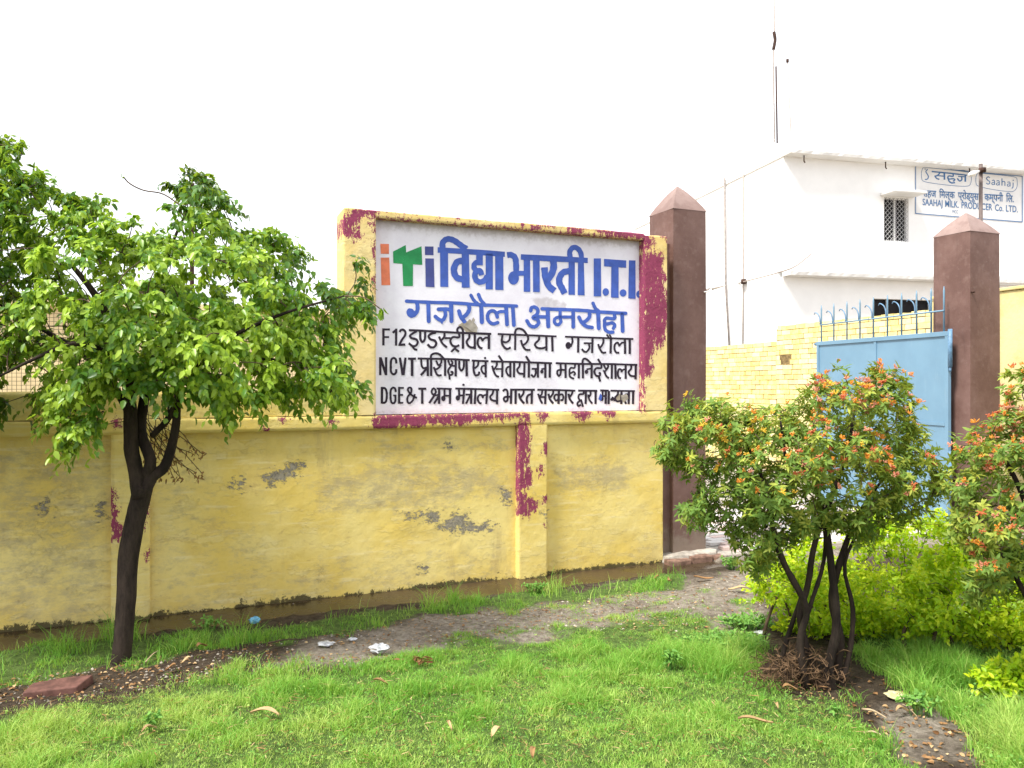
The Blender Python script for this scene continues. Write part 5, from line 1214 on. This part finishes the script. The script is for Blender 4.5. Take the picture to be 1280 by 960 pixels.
bush('golden_bush', 'bright yellow green bush behind the stems of the orange flowered shrub', [(946, 715), (975, 690), (1000, 668), (1040, 655), (1090, 650), (1130, 662), (1150, 700), (1150, 760), (1140, 800), (1060, 815), (1000, 812), (960, 790), (942, 750)], 4.55, .36, 380, foot=(1050, 800))
bush('golden_bush', 'bright yellow green bush beneath the red flowered shrub by the right edge', [(1120, 690), (1140, 655), (1170, 646), (1200, 672), (1240, 712), (1300, 722), (1380, 730), (1390, 820), (1290, 812), (1200, 808), (1140, 800), (1120, 750)], 4.25, .38, 400, foot=(1230, 815))
bush('golden_bush', 'small lime coloured clump of leaves low at the right edge', [(1236, 858), (1262, 842), (1300, 836), (1340, 850), (1340, 910), (1270, 905), (1240, 880)], 3.6, .14, 90, foot=(1290, 900))

# matted roots at the shrub foot
rt = MB(); bx_, by_, bz_ = groundpt(1010, 858)
for k in range(900):
    cx = random.gauss(1000, 27); cy = random.gauss(843, 15); dy = random.uniform(-.12, .2); a = np.array(at(cx, min(cy, 868), by_ + dy)); a[2] = max(a[2], .1)
    ang_ = random.uniform(0, 6.28); L_ = random.uniform(.02, .08); e = a + np.array([math.cos(ang_) * L_, random.uniform(-.04, .04), math.sin(ang_) * L_ * .6]); e[2] = max(.09, e[2])
    m1 = (a + e) / 2 + RNG.normal(0, .02, 3); rt.tube(crom([a, m1, e], 2), random.uniform(.001, .003), 3, False)
rto = rt.build('root_mat', M['root'], None); tag(rto, 'tangle of dry brown roots at the foot of the orange flowered shrub', 'roots', None, 'stuff')
hm = MB(); V = []; Fs = []; nr, na = 7, 18
for i in range(nr + 1):
    t = i / nr
    for k in range(na):
        a_ = 2 * math.pi * k / na; r = (1 - t) * 1.0 + .02; q = np.array([bx_ + .0 + math.cos(a_) * .24 * r * (1 + .2 * math.sin(3 * a_)), by_ + .08 + math.sin(a_) * .18 * r]); V.append((q[0], q[1], bz_ - .03 + .15 * (1 - r * r) + random.uniform(-.012, .012)))
for i in range(nr):
    for k in range(na): Fs.append((i * na + k, i * na + (k + 1) % na, (i + 1) * na + (k + 1) % na, (i + 1) * na + k))
hm.add(V, Fs); M['earth'] = simple('dark_crumbly_earth', (.060, .036, .022), .4, .95, 30, bs=.8); hmo = hm.build('soil_mound', M['earth'], None, True); tag(hmo, 'dark soil heaped round the shrub stems', None, None, 'structure')

# ------------------------------------------------------------------ grass
def blades(n, xr, yr, seed, which, hmin, hmax, wd, lean, name, tone_mu, label, dens=1.0):
    r = np.random.default_rng(seed); X = r.uniform(*xr, n); Y = r.uniform(*yr, n)
    px, py, l, rg, b, p = cover(X, Y); s_, d_ = sdof(X, Y)
    if which == 'lawn': cov = np.clip(np.maximum(np.maximum(l, rg), p), 0, 1) * (.55 + .6 * sst(.3, .6, fbm(X * 5, Y * 5, 97)))
    else: cov = b * (.05 + .85 * sst(.44, .66, fbm(X * 4, Y * 4, 91)))
    ok = (r.random(n) < cov * dens) & (px > -120) & (px < 1400) & (py < 1100) & (d_ > .34)
    X, Y, px, py, d_ = X[ok], Y[ok], px[ok], py[ok], d_[ok]; n = len(X); Z = gz(X, Y)
    clump = fbm(X * 7, Y * 7, 111); tall = .45 + 1.25 * sst(.40, .72, clump) * (.5 + sst(.35, .65, fbm(X * 2, Y * 2, 171)))
    if which == 'lawn':
        tall = tall * (1 + .9 * sst(1060, 1140, px) + .5 * sst(-10, 30, sdpoly(px, py, WEEDY))) * np.where(py < 815, .55, 1) * .85 * np.where((px > 1050) & (px < 1240) & (py > 840), 1.0, 1)
    h = r.uniform(hmin, hmax, n) * tall; th = r.uniform(0, 2 * np.pi, n); ln = r.uniform(.1, lean, n) * h; ld = r.uniform(0, 2 * np.pi, n)
    w2 = r.uniform(.6, 1.2, n) * wd / 2; P = np.stack([X, Y, Z - .006], 1); sd_ = np.stack([np.cos(th), np.sin(th), np.zeros(n)], 1); le = np.stack([np.cos(ld), np.sin(ld), np.zeros(n)], 1)
    up = np.array([0, 0, 1.0]); H = h[:, None]; Ln = ln[:, None]; w2 = w2[:, None]
    v0 = P - sd_ * w2; v1 = P + sd_ * w2; m1 = P + up * H * .55 + le * Ln * .3; v2 = m1 - sd_ * w2 * .8; v3 = m1 + sd_ * w2 * .8; v4 = P + up * H * (1 - .18 * (ln / h)[:, None]) + le * Ln
    V = np.stack([v0, v1, v2, v3, v4], 1).reshape(-1, 3); b_ = (np.arange(n) * 5)[:, None, None]; T = np.array([[0, 1, 3], [0, 3, 2], [2, 3, 4]])
    Fc = (b_ + T[None]).reshape(-1, 3)
    big = fbm(X * 1.3, Y * 1.3, 131) + .6 * (fbm(X * 6, Y * 6, 141) - .5); tn = np.clip(tone_mu + .85 * (big - .5) + r.normal(0, .13, n) + (r.random(n) < .09) * .5, 0, 1)
    o = link(name, npmesh(name, V, Fc, {'tone': np.repeat(tn, 5)}), M['grass']); tag(o, label, 'grass', None, 'stuff'); print(name, n)
blades(900000, (-3.0, 3.9), (2.5, 6.9), 1, 'lawn', .018, .060, .0032, 1.3, 'lawn_grass', .62, 'short bright green lawn grass covering the foreground')
blades(260000, (-4.2, 2.2), (3.8, 7.0), 2, 'bank', .03, .10, .0040, 1.1, 'bank_grass', .45, 'taller green grass fringing the muddy drain along the wall')

# leafy weeds among the grass
def weed(name, label, px, py, n, spread, L, group=None):
    X, Y, Z = groundpt(px, py); root = empty(name, (X, Y, Z), label, 'weed', group)
    B_, D_, T_ = [], [], []; tb = MB()
    for k in range(n):
        a = random.uniform(0, 6.28); r_ = random.uniform(.15, 1) * spread; hh = random.uniform(.5, 1) * L * 2.2; e = np.array([X + math.cos(a) * r_, Y + math.sin(a) * r_ * .7, 0.0]); e[2] = float(gz(e[0:1], e[1:2])[0]) + hh
        base = np.array([X + math.cos(a) * r_ * .4, Y + math.sin(a) * r_ * .3, Z - .01]); c_ = crom([base, (base + e) / 2 + np.array([0, 0, .02]), e], 3); tb.tube(c_, .0016, 4, False)
        for q in c_[3:]:
            for j in range(2): B_.append(q); D_.append(norm(rnd_unit(1)[0] + np.array([0, 0, .2])))
    k = len(B_); V, Fc, tn = leaves(np.array(B_), np.array(D_), norm(rnd_unit(k) * .4 + np.array([0, -.2, 1.])), RNG.uniform(.35, .85, k) * L, RNG.uniform(.2, .42, k) * L, np.clip(RNG.normal(.45, .2, k), 0, 1))
    link('leaves', npmesh('leaves', V, Fc, {'tone': tn}), M['weed'], root); tb.build('stems', M['weed'], root); return root
weed('leafy_weed', 'low spreading broad leaved weed patch on the lawn beside the root tangle', 905, 812, 150, .26, .034)
weed('leafy_weed', 'darker broad leaved weed patch spreading behind the root tangle patch', 935, 785, 90, .2, .036)
weed('leafy_weed', 'small pale leaved weed standing alone in the lawn, left of the weed patch', 838, 838, 9, .05, .05)
weed('leafy_weed', 'small bright green seedling in front of the dark shrub stems', 1046, 902, 6, .035, .034)
weed('leafy_weed', 'dark green feathery plant beside the foot of the near brown pillar', 914, 712, 22, .10, .045)
weed('leafy_weed', 'sparse leafy plant on the drain bank right of the tree trunk', 262, 790, 16, .12, .04)
weed('leafy_weed', 'round leafy tuft growing at the foot of the middle pilaster', 668, 742, 26, .10, .035)
weed('leafy_weed', 'flat leafy weed among the lawn grass at far left', 190, 915, 9, .07, .04)
weed('leafy_weed', 'broad strappy weed in the grass near the lower right corner', 1150, 895, 14, .09, .045)

# ------------------------------------------------------------------ litter and small things
def litter(name, n, poly, mat, L0, L1, label, cat, seed, curl=.5, up=0.0, wr=(.3, .6)):
    r = np.random.default_rng(seed); P = np.array(poly); lo, hi = P.min(0), P.max(0); q = lo + r.random((n, 2)) * (hi - lo); q = q[sdpoly(q[:, 0], q[:, 1], poly) > 0]
    pts = groundpts(q); k = len(pts); pts[:, 2] += .006
    a = r.uniform(0, 6.28, k); D = np.stack([np.cos(a), np.sin(a), r.uniform(-.1, .3, k)], 1); pts[:, 2] += up * r.random(k); N = norm(r.normal(0, .35, (k, 3)) + np.array([0, 0, 1.]))
    V, Fc, tn = leaves(pts, D, N, r.uniform(L0, L1, k), r.uniform(*wr, k) * L1, np.clip(r.normal(.45, .28, k), 0, 1), curl)
    tag(link(name, npmesh(name, V, Fc, {'tone': tn}), mat), label, cat, None, 'stuff')
SOIL = [(-40, 880), (0, 850), (140, 832), (260, 812), (420, 792), (560, 768), (700, 750), (850, 735), (940, 715), (960, 760), (880, 790), (700, 788), (560, 805), (430, 835), (250, 852), (60, 880)]
litter('clover', 4200, [(0, 900), (300, 850), (560, 815), (800, 775), (900, 775), (960, 840), (1080, 910), (1140, 960), (0, 960)], M['weed'], .006, .015, 'small broad leaves of ground weeds mixed through the lawn', 'clover', 21, .25, .045, (.4, .7))
litter('clover', 2600, RGT, M['weed'], .008, .02, 'small broad leaves of ground weeds in the right hand grass', 'clover', 23, .25, .08, (.4, .7))
litter('dead_grass', 2600, [(0, 890), (300, 845), (560, 800), (800, 760), (960, 800), (1150, 960), (0, 960)], M['dryleaf'], .02, .06, 'straw coloured dead grass lying through the lawn', 'dead grass', 22, .2, .045, (.03, .06))
litter('dead_grass', 2600, SOIL, M['dryleaf'], .012, .05, 'straw and twiggy bits strewn over the bare soil strip', 'dead grass', 24, .2, .01, (.03, .08))
litter('leaf_litter', 3200, SOIL, M['dryleaf'], .008, .028, 'small dry leaves scattered over the bare soil strip', 'leaf litter', 3)
litter('leaf_litter', 500, [(950, 850), (1010, 850), (1110, 845), (1180, 880), (1260, 960), (1130, 960), (1050, 895)], M['dryleaf'], .008, .03, 'small dry leaves scattered over the bare path by the shrub', 'leaf litter', 4)
litter('leaf_litter', 120, [(60, 760), (600, 735), (640, 738), (400, 785), (60, 800)], M['dryleaf'], .008, .022, 'bits of leaf floating on the muddy drain water', 'leaf litter', 5)
pb = MB(); P = np.array(SOIL); q = P.min(0) + RNG.random((5200, 2)) * (P.max(0) - P.min(0)); q = q[sdpoly(q[:, 0], q[:, 1], SOIL) > 0]
for X, Y, Z in groundpts(q)[:2400]:
    r_ = .0025 + .009 * random.random() ** 2.2
    V = [(X + r_ * math.cos(t) * random.uniform(.7, 1.2), Y + r_ * math.sin(t) * random.uniform(.7, 1.2), Z + .001) for t in (0, 1.25, 2.5, 3.8, 5.0)] + [(X, Y, Z + r_ * random.uniform(.5, 1))]
    pb.add(V, [(i, (i + 1) % 5, 5) for i in range(5)])
tag(pb.build('gravel', M['pebble'], None), 'small pale stones scattered over the soil strip', 'gravel', None, 'stuff')

def dry(name, label, px, py, ang, L, Wd, tone, cat='dry leaf', lift=.035, group=None):
    X, Y, Z = groundpt(px, py); root = empty(name, (X, Y, Z + lift), label, cat, group, ang)
    mb = MB(); n = 9; V = []
    for i in range(n):
        t = i / (n - 1); w_ = Wd / 2 * math.sin(math.pi * min(1, t * .92 + .06)) ** .8; z = .012 * math.sin(t * 4 + L * 90); x = (t - .5) * L; y = .12 * L * math.sin(t * 2.6)
        V += [(x, y - w_, z + .006), (x, y, z - .002), (x, y + w_, z + .007)]
    Fs = []
    for i in range(n - 1):
        for j in range(2): a = i * 3 + j; Fs.append((a, a + 1, a + 4, a + 3))
    me = bpy.data.meshes.new('blade'); me.from_pydata(V, [], Fs); at_ = me.attributes.new('tone', 'FLOAT', 'POINT'); at_.data.foreach_set('value', [tone] * len(V))
    o = bpy.data.objects.new('blade', me); C.objects.link(o); me.materials.append(M['dryleaf']); o.parent = root
    md = o.modifiers.new('thick', 'SOLIDIFY'); md.thickness = .0012
    mb.tube([(-L / 2, 0, 0), (-L / 2 - L * .16, .004, .004)], .0014, 5); s_ = mb.build('stalk', M['twig'], root, True, True); return root
dl = [('dry_leaf', 'large tan curled dry leaf lying on the lawn, left of centre', 330, 902, -.25, .135, .03, .8), ('dry_leaf', 'orange brown dry leaf on the soil strip right of the tree trunk', 253, 815, 1.1, .075, .035, .5),
      ('dry_leaf', 'pale dry leaf on the lawn at the bottom of the photo, right of centre', 620, 926, .8, .055, .026, .95), ('dry_leaf', 'narrow pale dry leaf standing in the lawn, left of the pale leaf by the bottom', 563, 917, 1.9, .06, .014, .85),
      ('dry_leaf', 'brown dry leaf lying at the very bottom edge of the lawn', 668, 952, 1.3, .06, .022, .6), ('dry_leaf', 'long tan husk lying on the lawn left of the bare path', 945, 912, .0, .15, .022, .75),
      ('dry_leaf', 'narrow upright dry leaf at the lawn edge below the root tangle', 972, 892, 1.3, .07, .016, .8), ('dry_leaf', 'curled tan dry leaf at the edge of the root tangle', 988, 870, .1, .075, .028, .6),
      ('dry_leaf', 'orange red leaf on the soil by the brick fragment', 213, 843, .2, .05, .03, .4), ('dry_leaf', 'yellow leaf on the soil strip below the tree trunk', 232, 834, .5, .05, .024, .95),
      ('dry_leaf', 'brown leaf standing upright by the foot of the near pillar', 838, 730, 1.5, .10, .02, .65), ('dry_leaf', 'large dead brown leaf on the soil before the near pillar foot', 880, 728, .1, .16, .05, .45),
      ('dry_leaf', 'pale torn dry leaf on the soil left of the golden bush', 921, 742, -.4, .12, .05, .9), ('dry_leaf', 'pale narrow dry leaf on the lawn at lower left', 187, 922, 1.0, .07, .018, .85), ('dry_leaf', 'tan dry leaf caught in the grass left of centre', 477, 862, -.1, .08, .016, .6),
      ('dry_leaf', 'slim pale leaf curled on the bare path by the plastic scrap', 1128, 898, .3, .07, .018, .9), ('dry_leaf', 'brown leaf on the drain bank below the middle panel', 820, 728, .1, .05, .03, .4)]
for a in dl: dry(*a, group='dry leaves lying on the ground')
def stick(label, p0, p1, r=.004, mat='twig'):
    a = np.array(groundpt(*p0)); e = np.array(groundpt(*p1)); a[2] += .02; e[2] += .03; mb = MB(); mid = (a + e) / 2 + np.array([0, .01, .008]); c_ = crom([a, mid, e], 4)
    mb.tube([tuple(q) for q in c_], list(np.linspace(r, r * .5, len(c_))), 6, True, .1); s_ = mb.v; f_ = mb.f; o = mb.build('stick', M[mat], None, True); tag(o, label, 'stick', 'sticks lying on the ground')
M['palewood'] = simple('bleached_wood', (.50, .38, .24), .2, .8, 20)
stick('longer pale stick lying on the bare path, left of the slim pale leaf', (1078, 892), (1108, 906), .006, 'palewood')
stick('thin pale stick slanting across the bare path, right of the slim pale leaf', (1128, 886), (1146, 904), .003, 'palewood')
stick('crooked brown stick lying on the soil strip near the white plastic scraps', (335, 808), (384, 806), .005)
stick('pale split stick lying at the lawn edge of the bare path', (1080, 922), (1106, 930), .005, 'palewood')
stick('thin curved stick on the soil right of the tree foot', (182, 832), (198, 820), .004, 'palewood')

def crumple(name, label, cat, px, py, R_, mat, flat=.5, seed=0, lift=0.01):
    X, Y, Z = groundpt(px, py); r = np.random.default_rng(seed); nu, nv = 16, 9; V = []; Fs = []
    for j in range(nv + 1):
        ph = math.pi * j / nv
        for i in range(nu):
            th = 2 * math.pi * i / nu; q = .72 + .5 * r.random(); V.append((X + R_ * q * math.sin(ph) * math.cos(th) * 1.25, Y + R_ * q * math.sin(ph) * math.sin(th), Z + lift + R_ * flat * q * (math.cos(ph) + .7)))
    for j in range(nv):
        for i in range(nu): Fs.append((j * nu + i, (j + 1) * nu + i, (j + 1) * nu + (i + 1) % nu, j * nu + (i + 1) % nu))
    mb = MB(); mb.add(V, Fs); tag(mb.build(name, mat, None), label, cat); return
crumple('plastic_bag', 'crumpled white plastic bag on the lawn edge, nearest of the white scraps', 'plastic bag', 474, 819, .042, M['plastic'], .55, 1, .02)
crumple('plastic_bag', 'flattened clear plastic scrap on the soil strip, leftmost of the white scraps', 'plastic bag', 408, 808, .038, M['plastic'], .2, 2)
crumple('plastic_bag', 'small wad of white plastic between the other two white scraps', 'plastic bag', 441, 802, .02, M['plastic'], .4, 3)
crumple('wrapper', 'crumpled light blue wrapper on the drain bank', 'wrapper', 318, 784, .028, M['bluewrap'], .7, 4, .03)
crumple('plastic_bag', 'dark discoloured plastic rag in the muddy drain water', 'plastic bag', 366, 767, .03, M['mortar'], .4, 8, .05)
crumple('plastic_scrap', 'yellowed plastic scrap on the bare path beside the shrub', 'plastic scrap', 1122, 874, .045, M['sallow'], .22, 5)
crumple('plastic_scrap', 'clear whitish plastic scrap touching the yellowed scrap', 'plastic scrap', 1140, 879, .032, M['plastic'], .25, 6)
crumple('plastic_scrap', 'pale silvery scrap lying under the golden bush edge', 'plastic scrap', 950, 794, .03, M['plastic'], .3, 7)
# dark dry leaf wad on the lawn
dB = np.array([groundpt(527 + random.gauss(0, 9), 833 + random.gauss(0, 2.5)) for _ in range(26)]) + np.array([0, 0, .035]); k = len(dB)
V, Fc, tn = leaves(dB, norm(rnd_unit(k) * np.array([1, 1, .3])), rnd_unit(k), RNG.uniform(.02, .05, k), RNG.uniform(.008, .015, k), RNG.uniform(0, .35, k), .6)
tag(link('dead_sprig', npmesh('dead_sprig', V, Fc, {'tone': tn}), M['dryleaf']), 'dark brown withered sprig on the lawn right of the white bag', 'dead sprig', None, 'stuff')
# broken tile on the soil
X, Y, Z = groundpt(72, 866); bt = MB(); a = .15
V = [(-.14, -.05, 0), (.10, -.075, 0), (.15, .06, 0), (.0, .075, 0), (-.12, .06, 0)]; top = [(x * .97, y * .97, .045) for x, y, _ in V]
bt.add(V + top, [(4, 3, 2, 1, 0), (5, 6, 7, 8, 9)] + [(i, (i + 1) % 5, 5 + (i + 1) % 5, 5 + i) for i in range(5)])
M['tile'] = simple('dark_red_tile', (.16, .075, .06), .25, .8, 18); o = bt.build('brick_fragment', M['tile'], None, bevel=.006); o.location = (X, Y, Z + .0); o.rotation_euler = (.04, -.03, .35)
tag(o, 'flat broken dark red slab lying on the soil left of the tree', 'brick fragment')
print('objects', len(bpy.data.objects))
